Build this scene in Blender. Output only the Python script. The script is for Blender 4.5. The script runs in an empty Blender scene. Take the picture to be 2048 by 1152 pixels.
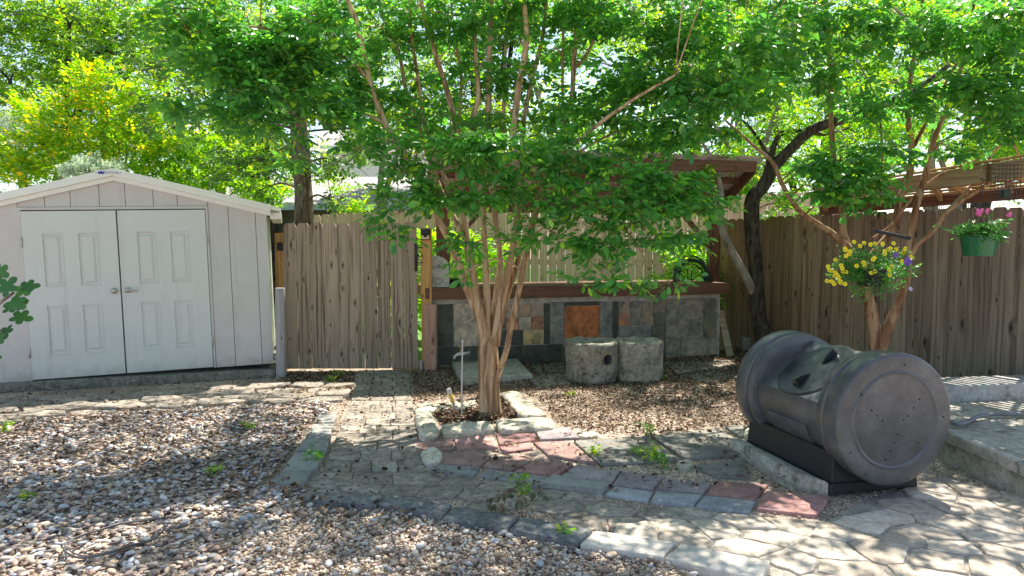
import bpy, math, random
import numpy as np
from mathutils import Vector, Matrix, noise
from mathutils.geometry import delaunay_2d_cdt
rnd = random.Random(7)
rng = np.random.default_rng(11)
R = math.radians
scene = bpy.context.scene
COL = scene.collection

# ------------------------------------------------------------------ survey of the site
F = 1400.0; PITCH = math.atan(96 / 1400.0); EYE = 1.6
CP, SP = math.cos(PITCH), math.sin(PITCH)
def pt(px, py, Y):
    """point at forward distance Y (m) seen at photo pixel"""
    xx, yy = px - 1024.0, py - 576.0
    fwd = F * CP - yy * SP; dn = yy * CP + F * SP
    return Vector((xx * Y / fwd, Y, EYE - dn * Y / fwd))
def gd(px, py, z=0.0):
    """point on the level z seen at photo pixel"""
    xx, yy = px - 1024.0, py - 576.0
    fwd = F * CP - yy * SP; dn = yy * CP + F * SP
    Y = (EYE - z) * fwd / dn
    return Vector((xx * Y / fwd, Y, z))

# ------------------------------------------------------------------ object helpers
def link(o, parent=None):
    COL.objects.link(o)
    if parent is not None: o.parent = parent
    return o
def tag(o, label=None, cat=None, group=None, kind=None):
    if label: o["label"] = label
    if cat: o["category"] = cat
    if group: o["group"] = group
    if kind: o["kind"] = kind
    return o
def empty(name, loc=(0, 0, 0), rz=0.0, rot=None):
    o = bpy.data.objects.new(name, None); o.empty_display_size = .1
    o.location = loc
    o.rotation_euler = rot if rot else (0, 0, rz)
    return link(o)
def thing(name, label, cat, loc=(0, 0, 0), rz=0.0, group=None, rot=None):
    return tag(empty(name, loc, rz, rot), label, cat, group)
def copy_tree(o, parent=None):
    c = o.copy(); COL.objects.link(c)
    if parent is not None: c.parent = parent
    for ch in [x for x in COL.objects if x.parent == o]: copy_tree(ch, c)
    return c

class MB:
    def __init__(s): s.v = []; s.f = []; s.m = []; s.mi = 0
    def add(s, vs, fs, M=None):
        b = len(s.v)
        for v in vs:
            v = Vector(v)
            s.v.append(tuple(M @ v) if M is not None else tuple(v))
        for f in fs: s.f.append([b + i for i in f]); s.m.append(s.mi)
        return s
    def box(s, x0, x1, y0, y1, z0, z1, M=None, b=0.0):
        if b <= 0:
            vs = [(x, y, z) for z in (z0, z1) for y in (y0, y1) for x in (x0, x1)]
            return s.add(vs, [(0, 2, 3, 1), (4, 5, 7, 6), (0, 1, 5, 4), (1, 3, 7, 5), (3, 2, 6, 7), (2, 0, 4, 6)], M)
        vs = []
        # chamfered box: 24 verts
        X = (x0, x1); Y = (y0, y1); Z = (z0, z1); idx = {}
        for i in (0, 1):
            for j in (0, 1):
                for k in (0, 1):
                    sx, sy, sz = (1, -1)[i], (1, -1)[j], (1, -1)[k]
                    idx[i, j, k] = len(vs)
                    vs += [(X[i], Y[j] + sy * b, Z[k] + sz * b), (X[i] + sx * b, Y[j], Z[k] + sz * b), (X[i] + sx * b, Y[j] + sy * b, Z[k])]
        fs = []
        def q(l): fs.append(l)
        for i in (0, 1):
            a = [idx[i, j, k] for j, k in ((0, 0), (1, 0), (1, 1), (0, 1))]; q([x for x in (a if i else a[::-1])])
            a = [idx[j, i, k] + 1 for j, k in ((0, 0), (0, 1), (1, 1), (1, 0))]; q(a if i else a[::-1])
            a = [idx[j, k, i] + 2 for j, k in ((0, 0), (1, 0), (1, 1), (0, 1))]; q(a if i else a[::-1])
        for i in (0, 1):
            for j in (0, 1):
                e = [idx[0, i, j] + 1, idx[1, i, j] + 1, idx[1, i, j] + 2, idx[0, i, j] + 2]; q(e if (i ^ j) else e[::-1])
                e = [idx[i, 0, j] + 0, idx[i, 1, j] + 0, idx[i, 1, j] + 2, idx[i, 0, j] + 2]; q(e if not (i ^ j) else e[::-1])
                e = [idx[i, j, 0] + 0, idx[i, j, 1] + 0, idx[i, j, 1] + 1, idx[i, j, 0] + 1]; q(e if (i ^ j) else e[::-1])
                for k in (0, 1):
                    t = [idx[i, j, k], idx[i, j, k] + 1, idx[i, j, k] + 2]
                    q(t if (i + j + k) % 2 == 0 else t[::-1])
        return s.add(vs, fs, M)
    def beam(s, a, b, w, h, up=(0, 0, 1), bev=0.004):
        a = Vector(a); b = Vector(b); d = b - a; L = d.length; x = d.normalized()
        up = Vector(up); y = up.cross(x)
        if y.length < 1e-4: y = Vector((0, 1, 0)).cross(x)
        y.normalize(); z = x.cross(y)
        M = Matrix((x, y, z)).transposed().to_4x4(); M.translation = a
        return s.box(0, L, -w / 2, w / 2, -h / 2, h / 2, M, bev)
    def prism(s, poly, z0, z1, M=None):
        n = len(poly)
        vs = [(p[0], p[1], z0) for p in poly] + [(p[0], p[1], z1) for p in poly]
        fs = [list(range(n))[::-1], list(range(n, 2 * n))] + [(i, (i + 1) % n, n + (i + 1) % n, n + i) for i in range(n)]
        return s.add(vs, fs, M)
    def tube(s, pts, rad, n=8, cap=True, wob=0.0):
        pts = [Vector(p) for p in pts]
        if not hasattr(rad, '__len__'): rad = [rad] * len(pts)
        vs = []; prev = None
        for i, p in enumerate(pts):
            t = (pts[min(i + 1, len(pts) - 1)] - pts[max(i - 1, 0)])
            if t.length < 1e-9: t = Vector((0, 0, 1))
            t.normalize()
            if prev is None:
                u = t.orthogonal().normalized()
            else:
                u = (prev - t * prev.dot(t))
                u = u.normalized() if u.length > 1e-6 else t.orthogonal().normalized()
            prev = u; w = t.cross(u)
            for k in range(n):
                a = 2 * math.pi * k / n
                r = rad[i]
                d = u * math.cos(a) + w * math.sin(a)
                if wob: r *= 1 + wob * noise.noise(Vector((math.cos(a) * 1.3 + p.x * 3, math.sin(a) * 1.3 + p.y * 3, p.z * 2.2)))
                vs.append(p + d * r)
        fs = [(i * n + k, i * n + (k + 1) % n, (i + 1) * n + (k + 1) % n, (i + 1) * n + k) for i in range(len(pts) - 1) for k in range(n)]
        if cap:
            fs.append(tuple(range(n))[::-1]); fs.append(tuple((len(pts) - 1) * n + k for k in range(n)))
        return s.add(vs, fs)
    def lathe(s, prof, n=32, M=None, cap=True):
        """prof: list of (r, z)"""
        vs = []
        for r, z in prof:
            for k in range(n):
                a = 2 * math.pi * k / n; vs.append((r * math.cos(a), r * math.sin(a), z))
        fs = [(i * n + k, i * n + (k + 1) % n, (i + 1) * n + (k + 1) % n, (i + 1) * n + k) for i in range(len(prof) - 1) for k in range(n)]
        if cap:
            fs.append(tuple(range(n))[::-1]); fs.append(tuple((len(prof) - 1) * n + k for k in range(n)))
        return s.add(vs, fs, M)
    def build(s, name, mat, parent=None, smooth=None, loc=None, rot=None):
        me = bpy.data.meshes.new(name)
        me.from_pydata(s.v, [], s.f)
        for m in (mat if isinstance(mat, (list, tuple)) else [mat]): me.materials.append(m)
        if isinstance(mat, (list, tuple)): me.polygons.foreach_set('material_index', s.m)
        me.update()
        o = bpy.data.objects.new(name, me)
        if smooth is not None: shade(me, smooth)
        if loc is not None: o.location = loc
        if rot is not None: o.rotation_euler = rot
        return link(o, parent)

def shade(me, deg):
    n = len(me.polygons)
    me.polygons.foreach_set('use_smooth', [True] * n)
    if deg < 179: me.set_sharp_from_angle(angle=R(deg))

def frame(a, x, z=(0, 0, 1)):
    """matrix with origin a, x axis x, z roughly up"""
    x = Vector(x).normalized(); z = Vector(z); y = z.cross(x).normalized(); z = x.cross(y)
    M = Matrix((x, y, z)).transposed().to_4x4(); M.translation = Vector(a)
    return M

def arr_mesh(name, V, Fc, mats, mi=None, smooth=False, parent=None, nper=None, attr=None):
    """V (n,3); Fc flat loops, nper face sizes"""
    me = bpy.data.meshes.new(name)
    nv = len(V); nf = len(nper); nl = int(nper.sum())
    me.vertices.add(nv); me.vertices.foreach_set('co', V.astype(np.float32).ravel())
    me.loops.add(nl); me.loops.foreach_set('vertex_index', Fc.astype(np.int32))
    me.polygons.add(nf)
    st = np.zeros(nf, np.int32); st[1:] = np.cumsum(nper)[:-1]
    me.polygons.foreach_set('loop_start', st)
    for m in mats: me.materials.append(m)
    if mi is not None: me.polygons.foreach_set('material_index', mi.astype(np.int32))
    me.polygons.foreach_set('use_smooth', np.full(nf, smooth))
    me.update(calc_edges=True); me.validate()
    o = bpy.data.objects.new(name, me)
    return link(o, parent)

def scatter(name, tv, tf, mats_rot, pos, mats, parent=None, smooth=False):
    """template verts (k,3), faces list; mats_rot (N,3,3); pos (N,3)"""
    tv = np.array(tv, float); k = len(tv)
    N = len(pos)
    V = np.einsum('nij,kj->nki', mats_rot, tv) + pos[:, None, :]
    fl = np.concatenate([np.array(f) for f in tf]); ns = np.array([len(f) for f in tf])
    Fc = (fl[None, :] + (np.arange(N) * k)[:, None]).ravel()
    return arr_mesh(name, V.reshape(-1, 3), Fc, mats, smooth=smooth, parent=parent, nper=np.tile(ns, N))

def rot_z(a):
    c, s = np.cos(a), np.sin(a); o = np.zeros_like(a); i = np.ones_like(a)
    return np.stack([np.stack([c, -s, o], -1), np.stack([s, c, o], -1), np.stack([o, o, i], -1)], -2)
def rot_x(a):
    c, s = np.cos(a), np.sin(a); o = np.zeros_like(a); i = np.ones_like(a)
    return np.stack([np.stack([i, o, o], -1), np.stack([o, c, -s], -1), np.stack([o, s, c], -1)], -2)
def rot_y(a):
    c, s = np.cos(a), np.sin(a); o = np.zeros_like(a); i = np.ones_like(a)
    return np.stack([np.stack([c, o, s], -1), np.stack([o, i, o], -1), np.stack([-s, o, c], -1)], -2)

# ------------------------------------------------------------------ materials
class NB:
    def __init__(s, name):
        s.m = bpy.data.materials.new(name); s.m.use_nodes = True
        s.t = s.m.node_tree; s.b = s.t.nodes['Principled BSDF']; s.out = s.t.nodes['Material Output']
    def n(s, typ, **kw):
        nd = s.t.nodes.new(typ)
        for k, v in kw.items():
            if k.startswith('_'): setattr(nd, k[1:], v)
        for k, v in kw.items():
            if not k.startswith('_'): s.put(nd.inputs[k.replace('0', ' ')] if k.replace('0', ' ') in nd.inputs else nd.inputs[int(k[1:])], v)
        return nd
    def put(s, sock, v):
        if isinstance(v, bpy.types.NodeSocket): s.t.links.new(v, sock)
        elif isinstance(v, bpy.types.Node): s.t.links.new(v.outputs[0], sock)
        else: sock.default_value = v
    def math(s, op, a, b=0.0, c=None, clamp=False):
        nd = s.t.nodes.new('ShaderNodeMath'); nd.operation = op; nd.use_clamp = clamp
        s.put(nd.inputs[0], a); s.put(nd.inputs[1], b)
        if c is not None: s.put(nd.inputs[2], c)
        return nd.outputs[0]
    def vadd(s, a, b):
        nd = s.t.nodes.new('ShaderNodeVectorMath'); nd.operation = 'ADD'; s.put(nd.inputs[0], a); s.put(nd.inputs[1], b); return nd.outputs[0]
    def vmul(s, a, b):
        nd = s.t.nodes.new('ShaderNodeVectorMath'); nd.operation = 'MULTIPLY'; s.put(nd.inputs[0], a); s.put(nd.inputs[1], b); return nd.outputs[0]
    def comb(s, x=0., y=0., z=0.):
        nd = s.t.nodes.new('ShaderNodeCombineXYZ')
        for i, v in enumerate((x, y, z)): s.put(nd.inputs[i], v)
        return nd.outputs[0]
    def obj(s): return s.n('ShaderNodeTexCoord').outputs['Object']
    def sep(s, v):
        nd = s.t.nodes.new('ShaderNodeSeparateXYZ'); s.put(nd.inputs[0], v); return nd.outputs
    def noise(s, vec, scale, det=3, rough=.55, dist=0.0):
        nd = s.t.nodes.new('ShaderNodeTexNoise'); s.put(nd.inputs['Vector'], vec)
        nd.inputs['Scale'].default_value = scale; nd.inputs['Detail'].default_value = det
        nd.inputs['Roughness'].default_value = rough; nd.inputs['Distortion'].default_value = dist
        return nd.outputs[0]
    def vor(s, vec, scale, feat='F1', rnd=1.0, out=0):
        nd = s.t.nodes.new('ShaderNodeTexVoronoi'); nd.feature = feat; s.put(nd.inputs['Vector'], vec)
        nd.inputs['Scale'].default_value = scale; nd.inputs['Randomness'].default_value = rnd
        return nd.outputs[out]
    def ramp(s, fac, stops, interp='LINEAR'):
        nd = s.t.nodes.new('ShaderNodeValToRGB'); cr = nd.color_ramp; cr.interpolation = interp
        while len(cr.elements) < len(stops): cr.elements.new(1.0)
        for e, (p, c) in zip(cr.elements, stops):
            e.position = p; e.color = (*c, 1) if len(c) == 3 else c
        s.put(nd.inputs[0], fac); return nd.outputs[0]
    def sstep(s, v, a, b):
        nd = s.t.nodes.new('ShaderNodeMapRange'); nd.interpolation_type = 'SMOOTHSTEP'
        s.put(nd.inputs[0], v); nd.inputs[1].default_value = a; nd.inputs[2].default_value = b; return nd.outputs[0]
    def mix(s, f, a, b, mode='MIX'):
        nd = s.t.nodes.new('ShaderNodeMix'); nd.data_type = 'RGBA'; nd.blend_type = mode
        s.put(nd.inputs[0], f)
        for sock, v in ((nd.inputs[6], a), (nd.inputs[7], b)):
            s.put(sock, (*v, 1) if isinstance(v, tuple) and len(v) == 3 else v)
        return nd.outputs[2]
    def hsv(s, col, h=.5, sat=1., v=1.):
        nd = s.t.nodes.new('ShaderNodeHueSaturation')
        s.put(nd.inputs['Hue'], h); s.put(nd.inputs['Saturation'], sat); s.put(nd.inputs['Value'], v); s.put(nd.inputs['Color'], col)
        return nd.outputs[0]
    def island(s): return s.n('ShaderNodeNewGeometry').outputs['Random Per Island']
    def orand(s): return s.n('ShaderNodeObjectInfo').outputs['Random']
    def bump(s, h, strength=.3, dist=.01):
        nd = s.t.nodes.new('ShaderNodeBump'); s.put(nd.inputs['Height'], h)
        nd.inputs['Strength'].default_value = strength; nd.inputs['Distance'].default_value = dist
        s.t.links.new(nd.outputs[0], s.b.inputs['Normal']); return nd
    def fin(s, col, rough=.8, metal=0.0, spec=.3):
        s.put(s.b.inputs['Base Color'], (*col, 1) if isinstance(col, tuple) and len(col) == 3 else col)
        s.put(s.b.inputs['Roughness'], rough); s.put(s.b.inputs['Metallic'], metal)
        s.b.inputs['Specular IOR Level'].default_value = spec
        return s.m

def plain(name, col, rough=.5, metal=0., spec=.4, dirt=.15, sc=6, splash=None):
    b = NB(name); v = b.obj()
    n = b.noise(v, sc, 4); n2 = b.noise(v, sc * 9, 2)
    f = b.math('MULTIPLY_ADD', n, dirt * 2, 1 - dirt)
    f = b.math('MULTIPLY', f, b.math('MULTIPLY_ADD', n2, dirt, 1 - dirt / 2))
    c = b.mix(1.0, col, b.comb(f, f, f), 'MULTIPLY')
    if splash:
        sp_ = b.sstep(b.math('ADD', b.sep(v)[2], b.math('MULTIPLY', b.noise(v, 9, 4), .35)), .34, .10)
        c = b.mix(b.math('MULTIPLY', sp_, .5), c, splash)
        dr_ = b.sstep(b.noise(b.vmul(v, (9, 9, .7)), 1.0, 4, .65), .52, .75)
        c = b.mix(b.math('MULTIPLY', dr_, .22), c, splash)
    b.bump(n2, .08, .003)
    return b.fin(c, b.math('MULTIPLY_ADD', n, .2, rough - .1), metal, spec)

def wood(name, base, dark, knot, axis='z', rough=.8, var=.3, knots=1.0, weather=None, kp=.45):
    b = NB(name)
    r = b.math('ADD', b.island(), b.orand())
    off = b.comb(b.math('MULTIPLY', r, 7.3), b.math('MULTIPLY', r, 3.1), b.math('MULTIPLY', r, 23.0))
    v = b.vadd(b.obj(), off)
    if axis == 'x':
        o = b.sep(v); v = b.comb(o[1], o[2], o[0])
    o0 = b.sep(v); kv = b.comb(b.math('MULTIPLY', o0[0], 7.5), b.math('MULTIPLY', o0[2], 2.9), 0.)
    def vor2(out):
        nd = b.t.nodes.new('ShaderNodeTexVoronoi'); nd.voronoi_dimensions = '2D'; b.put(nd.inputs['Vector'], kv); nd.inputs['Scale'].default_value = 1.0; return nd.outputs[out]
    d = vor2(0)
    gate_ = b.sep(vor2(1)); on = b.math('GREATER_THAN', gate_[0], kp); sz = b.math('MULTIPLY_ADD', gate_[1], 1.3, .75)
    d = b.math('MULTIPLY', d, sz)
    k = b.math('MULTIPLY', b.sstep(d, .42, .0), on); core = b.math('MULTIPLY', b.sstep(d, .11, .05), on)
    low = b.noise(b.vmul(v, (3, 3, .9)), 1.0, 2)
    o = b.sep(v)
    gx = b.math('ADD', b.math('MULTIPLY', o[0], 42), b.math('ADD', b.math('MULTIPLY', k, 2.2), b.math('MULTIPLY', low, 2.6)))
    gv = b.comb(gx, b.math('MULTIPLY', o[1], 38), b.math('MULTIPLY', o[2], .9))
    g = b.noise(gv, 1.0, 3, .6)
    fine = b.noise(b.vmul(v, (160, 160, 7)), 1.0, 2)
    c = b.ramp(g, [(.32, dark), (.52, base), (.72, tuple(min(1, x * 1.18) for x in base))])
    c = b.mix(b.math('MULTIPLY', core, .85 * knots), c, knot)
    c = b.mix(b.math('MULTIPLY', b.sstep(k, .45, .95), .45 * knots), c, knot)
    val = b.math('MULTIPLY', b.math('MULTIPLY_ADD', b.n('ShaderNodeTexWhiteNoise', _noise_dimensions='1D', W=r).outputs[0], var, 1 - var / 2), b.math('MULTIPLY_ADD', fine, .3, .85))
    if weather:
        big = b.noise(b.vmul(b.obj(), (.9, .9, .5)), 1.0, 3)
        c = b.mix(b.math('MULTIPLY', b.sstep(big, .4, .65), .5), c, weather, 'MULTIPLY')
        gx_ = b.sep(b.obj())[0]
        c = b.mix(b.sstep(b.math('ADD', gx_, b.math('MULTIPLY', big, 2.5)), 2.6, 4.8), c, b.mix(1.0, b.hsv(c, .5, .62, 1.0), (.98, 1.0, .96), 'MULTIPLY'))
    c = b.mix(1.0, c, b.comb(val, val, val), 'MULTIPLY')
    h = b.math('ADD', b.math('MULTIPLY', g, .6), b.math('MULTIPLY', fine, .5))
    b.bump(h, .35, .004)
    return b.fin(c, rough, 0, .2)

def stone(name, cols, scale=3., rough=.85, bump=.4, bd=.012, var=.25, spots=None, fine=40, spec=.25):
    b = NB(name); r = b.math('ADD', b.island(), b.orand())
    v = b.vadd(b.obj(), b.comb(b.math('MULTIPLY', r, 17), b.math('MULTIPLY', r, 5), 0.))
    n = b.noise(v, scale, 5, .6); n2 = b.noise(v, fine, 4, .65); n3 = b.noise(v, scale * 4, 4, .7)
    f = b.math('ADD', b.math('MULTIPLY', n, .6), b.math('MULTIPLY', n3, .4))
    k = len(cols)
    c = b.ramp(f, [(.34 + .32 * i / max(1, k - 1), cc) for i, cc in enumerate(cols)])
    w = b.n('ShaderNodeTexWhiteNoise', _noise_dimensions='1D', W=r).outputs[0]
    val = b.math('MULTIPLY', b.math('MULTIPLY_ADD', w, var, 1 - var / 2), b.math('MULTIPLY_ADD', n2, 1.1, .45))
    c = b.mix(1.0, c, b.comb(val, val, val), 'MULTIPLY')
    if spots:
        sp = b.sstep(b.noise(v, scale * 2.3, 5, .7), .56, .66)
        c = b.mix(b.math('MULTIPLY', sp, .8), c, spots)
    b.bump(b.math('ADD', b.math('MULTIPLY', n3, 1.0), b.math('MULTIPLY', n2, .35)), bump, bd)
    return b.fin(c, rough, 0, spec)

def palette(name, cols, rough=.6, spec=.4, fine=60):
    """one colour per island"""
    b = NB(name); r = b.island(); v = b.obj()
    k = len(cols)
    c = b.ramp(r, [(i / k, cc) for i, cc in enumerate(cols)], 'CONSTANT')
    n = b.noise(v, fine, 3)
    w = b.n('ShaderNodeTexWhiteNoise', _noise_dimensions='1D', W=b.math('MULTIPLY', r, 91.7)).outputs[0]
    val = b.math('MULTIPLY', b.math('MULTIPLY_ADD', w, .5, .75), b.math('MULTIPLY_ADD', n, .5, .75))
    c = b.mix(1.0, c, b.comb(val, val, val), 'MULTIPLY')
    b.bump(n, .15, .003)
    return b.fin(c, rough, 0, spec)

def leafmat(name, a, c2, tip, trans=.45, rough=.42, tipamt=.12, hv=.03):
    b = NB(name); r = b.island()
    w = b.n('ShaderNodeTexWhiteNoise', _noise_dimensions='1D', W=b.math('MULTIPLY', r, 53.1)).outputs[0]
    c = b.mix(r, a, c2)
    c = b.mix(b.sstep(w, 1 - tipamt, 1 - tipamt + .05), c, tip)
    big = b.noise(b.obj(), 1.6, 2)
    c = b.hsv(c, b.math('MULTIPLY_ADD', big, hv, .5 - hv / 2), 1.0, b.math('MULTIPLY_ADD', w, .6, .8))
    b.put(b.b.inputs['Base Color'], c); b.b.inputs['Roughness'].default_value = rough
    b.b.inputs['Specular IOR Level'].default_value = .6
    tr = b.n('ShaderNodeBsdfTranslucent')
    tc = b.hsv(c, .485, 1.15, 1.6); b.put(tr.inputs[0], tc)
    ms = b.n('ShaderNodeMixShader'); ms.inputs[0].default_value = trans
    b.t.links.new(b.b.outputs[0], ms.inputs[1]); b.t.links.new(tr.outputs[0], ms.inputs[2])
    b.t.links.new(ms.outputs[0], b.out.inputs[0])
    return b.m

def bark(name, cols, vscale=(14, 14, 2.2), bump=.5, bd=.01, rough=.8, patch=None, patch2=None):
    b = NB(name); v = b.obj()
    n = b.noise(b.vmul(v, vscale), 1.0, 4, .6, .4); n2 = b.noise(v, 60, 3)
    n0 = b.noise(b.vmul(v, (4, 4, .8)), 1.0, 2)
    f = b.math('ADD', b.math('MULTIPLY', n, .75), b.math('MULTIPLY', n0, .25))
    k = len(cols)
    c = b.ramp(f, [(.36 + .28 * i / (k - 1), cc) for i, cc in enumerate(cols)])
    if patch:
        c = b.mix(b.math('MULTIPLY', b.sstep(b.noise(b.vmul(v, (11, 11, 2.6)), 1.0, 3, .5, .6), .53, .555), .8), c, patch)
        c = b.mix(b.math('MULTIPLY', b.sstep(b.noise(b.vadd(b.vmul(v, (16, 16, 2.2)), (5., 9., 2.)), 1.0, 3, .5, .5), .61, .63), .85), c, patch2)
    val = b.math('MULTIPLY_ADD', n2, .5, .75)
    c = b.mix(1.0, c, b.comb(val, val, val), 'MULTIPLY')
    b.bump(b.math('ADD', n, b.math('MULTIPLY', n2, .2)), bump, bd)
    return b.fin(c, rough, 0, .25)
# ------------------------------------------------------------------ shared materials
m_white = plain('white_door_paint', (.64, .66, .645), .45, dirt=.08, sc=3, splash=(.36, .34, .29))
m_siding = plain('pinkish_siding', (.60, .578, .57), .6, dirt=.10, sc=4, splash=(.30, .26, .21))
m_trim = plain('white_trim', (.84, .84, .80), .5, dirt=.06)
m_groove = plain('groove_dark', (.12, .11, .12), .8)
m_steel = plain('brushed_steel', (.45, .43, .40), .35, .9)
m_galv = plain('galvanised_metal', (.55, .57, .58), .45, .7)
m_black = plain('black_metal', (.02, .02, .022), .45)
m_gatewood = wood('weathered_pine', (.37, .29, .225), (.13, .085, .06), (.03, .017, .01), var=.34, kp=.4, knots=.8)
m_fencewood = wood('brown_cedar', (.29, .21, .14), (.13, .085, .055), (.035, .02, .012), var=.4, weather=(.8, .62, .45), kp=.62)
m_newfence = wood('pale_fence_pine', (.56, .43, .32), (.40, .29, .2), (.2, .12, .07), var=.22, knots=.6)
m_orange = wood('treated_orange_post', (.52, .30, .12), (.33, .17, .06), (.10, .04, .02), var=.15)
m_orangex = wood('orange_beam', (.50, .30, .14), (.28, .15, .06), (.10, .04, .02), axis='x', var=.3)
m_greybeam = wood('grey_beam', (.33, .24, .15), (.2, .13, .08), (.08, .04, .02), axis='x', var=.2)
m_redx = wood('red_stained_board', (.17, .085, .056), (.09, .042, .03), (.05, .02, .015), axis='x', var=.35, rough=.6, knots=.5)
m_redz = wood('red_stained_post', (.20, .09, .06), (.10, .045, .03), (.05, .02, .015), var=.3, rough=.6, knots=.5)
m_greypost = wood('silver_weathered_stake', (.36, .34, .35), (.22, .2, .21), (.1, .09, .09), var=.1)
m_pinkboard = wood('faded_red_board', (.42, .25, .19), (.25, .14, .1), (.12, .06, .04), var=.1)
m_concrete = stone('mossy_concrete', [(.12, .115, .09), (.30, .28, .235), (.42, .40, .35)], 4, bump=.5, spots=(.06, .06, .045))
m_kerbconc = stone('stained_concrete', [(.22, .20, .16), (.38, .35, .30), (.48, .46, .42)], 2.5, bump=.4, spots=(.12, .105, .08))
m_shedslab = stone('dark_slab', [(.08, .08, .065), (.17, .165, .14), (.26, .24, .2)], 5, bump=.6, spots=(.05, .05, .035))
m_lime = stone('limestone', [(.34, .31, .22), (.60, .55, .43), (.74, .70, .58)], 7, bump=.9, bd=.02, spots=(.17, .17, .10))
m_planter = stone('lichen_concrete', [(.13, .125, .1), (.32, .30, .24), (.46, .44, .37)], 6, bump=1.0, bd=.02, spots=(.045, .042, .03), fine=80)
m_redflag = stone('red_sandstone', [(.25, .13, .115), (.36, .20, .18), (.45, .29, .26)], 4, var=.5, bump=.45)
m_brownflag = stone('brown_flag', [(.18, .11, .095), (.28, .175, .15), (.36, .26, .23)], 3, var=.5, bump=.45)
m_lavflag = stone('lavender_flag', [(.23, .19, .195), (.32, .275, .28), (.40, .35, .35)], 3, var=.3, bump=.4)
m_slate = stone('grey_slate', [(.13, .13, .115), (.22, .215, .19), (.30, .285, .25)], 2.2, var=.3, bump=.3)
m_bluestone = stone('bluestone', [(.22, .225, .23), (.31, .32, .335), (.40, .41, .42)], 3, var=.3, bump=.35)
m_edging = stone('grey_edging', [(.20, .20, .19), (.28, .275, .255), (.34, .33, .30)], 3, var=.25, bump=.25)
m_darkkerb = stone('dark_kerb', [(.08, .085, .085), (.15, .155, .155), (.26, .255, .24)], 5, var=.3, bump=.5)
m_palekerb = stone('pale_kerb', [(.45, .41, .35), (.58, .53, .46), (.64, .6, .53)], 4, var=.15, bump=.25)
m_paver = stone('worn_paver', [(.17, .145, .115), (.30, .26, .215), (.42, .37, .31)], 5, var=.4, bump=.7, bd=.015, spots=(.12, .105, .09))
m_crazy = stone('cream_flag', [(.34, .28, .22), (.48, .41, .33), (.58, .52, .43)], 3.5, var=.4, bump=.5, bd=.012)
m_plastic = None
GREEN = (.035, .15, .035)
m_leaf = leafmat('myrtle_leaf', (.08, .27, .065), (.14, .37, .065), (.32, .50, .06), .48, .33, .10)
m_leaf2 = leafmat('myrtle_leaf_dark', (.065, .22, .065), (.105, .30, .065), (.2, .36, .05), .45, .36, .08)
m_gold = leafmat('golden_leaf', (.20, .40, .02), (.42, .54, .02), (.85, .60, .02), .55, .5, .3)
m_bright = leafmat('bright_leaf', (.13, .32, .03), (.24, .45, .05), (.45, .52, .07), .6, .5, .15)
m_oak = leafmat('oak_leaf', (.06, .14, .04), (.10, .20, .055), (.2, .28, .08), .35, .45, .1)
m_sage = leafmat('sage_leaf', (.42, .5, .36), (.5, .58, .45), (.6, .65, .5), .3, .7, .05)
m_lime_leaf = leafmat('lime_leaf', (.13, .34, .03), (.22, .45, .04), (.4, .5, .06), .55, .5, .2)
m_fig = leafmat('fig_leaf', (.05, .15, .045), (.08, .21, .06), (.15, .3, .08), .4, .5, .1)
m_bark = bark('peeling_tan_bark', [(.16, .085, .045), (.34, .21, .115), (.50, .34, .20), (.62, .47, .32)], (20, 20, 1.6), .7, patch=(.58, .42, .27), patch2=(.22, .13, .075))
m_bark2 = bark('peeling_red_bark', [(.11, .05, .027), (.25, .13, .07), (.34, .20, .115), (.42, .30, .2)], patch=(.40, .26, .16), patch2=(.16, .06, .03))
m_darkbark = bark('dark_rough_bark', [(.012, .01, .008), (.05, .04, .03), (.10, .085, .065)], (22, 22, 7), 1.0, .02)
m_greybark = bark('grey_bark', [(.12, .1, .08), (.24, .21, .17), (.36, .33, .28)], (12, 12, 5), .5, .01)
m_oakbark = bark('oak_bark', [(.03, .022, .016), (.15, .11, .08), (.27, .21, .16)], (40, 40, 9), 1.0, .03)

# ------------------------------------------------------------------ camera, sun, sky
cam = bpy.data.cameras.new('camera'); cam.sensor_width = 36; cam.lens = 36 * F / 2048
cam.clip_start = .05; cam.clip_end = 2000
co = bpy.data.objects.new('camera', cam); co.location = (0, 0, EYE); co.rotation_euler = (math.pi / 2 - PITCH, 0, 0)
COL.objects.link(co); scene.camera = co
SUN_EL, SUN_AZ = R(60), R(28)      # azimuth measured from +Y (away from the camera) towards +X
sd = Vector((math.sin(SUN_AZ) * math.cos(SUN_EL), math.cos(SUN_AZ) * math.cos(SUN_EL), math.sin(SUN_EL)))
sun = bpy.data.lights.new('sun', 'SUN'); sun.energy = 5.0; sun.angle = R(.53); sun.color = (1, .93, .82)
so = bpy.data.objects.new('sun', sun); so.rotation_euler = sd.to_track_quat('Z', 'Y').to_euler(); COL.objects.link(so)
w = bpy.data.worlds.new('World'); scene.world = w; w.use_nodes = True
nt = w.node_tree; bg = nt.nodes['Background']; bg.inputs[1].default_value = .112
sky = nt.nodes.new('ShaderNodeTexSky'); sky.sky_type = 'NISHITA'; sky.sun_disc = False
sky.sun_elevation = SUN_EL; sky.sun_rotation = SUN_AZ; sky.air_density = 1.0; sky.dust_density = .8; sky.ozone_density = 1.0
hs_ = nt.nodes.new('ShaderNodeHueSaturation'); hs_.inputs['Saturation'].default_value = .85
nt.links.new(sky.outputs[0], hs_.inputs['Color']); nt.links.new(hs_.outputs[0], bg.inputs[0])
scene.view_settings.view_transform = 'Standard'; scene.view_settings.look = 'None'
scene.view_settings.exposure = 1.22; scene.view_settings.gamma = 1.0
scene.cycles.max_bounces = 8; scene.cycles.transmission_bounces = 4; scene.cycles.diffuse_bounces = 4
scene.cycles.sample_clamp_indirect = 6

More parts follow.
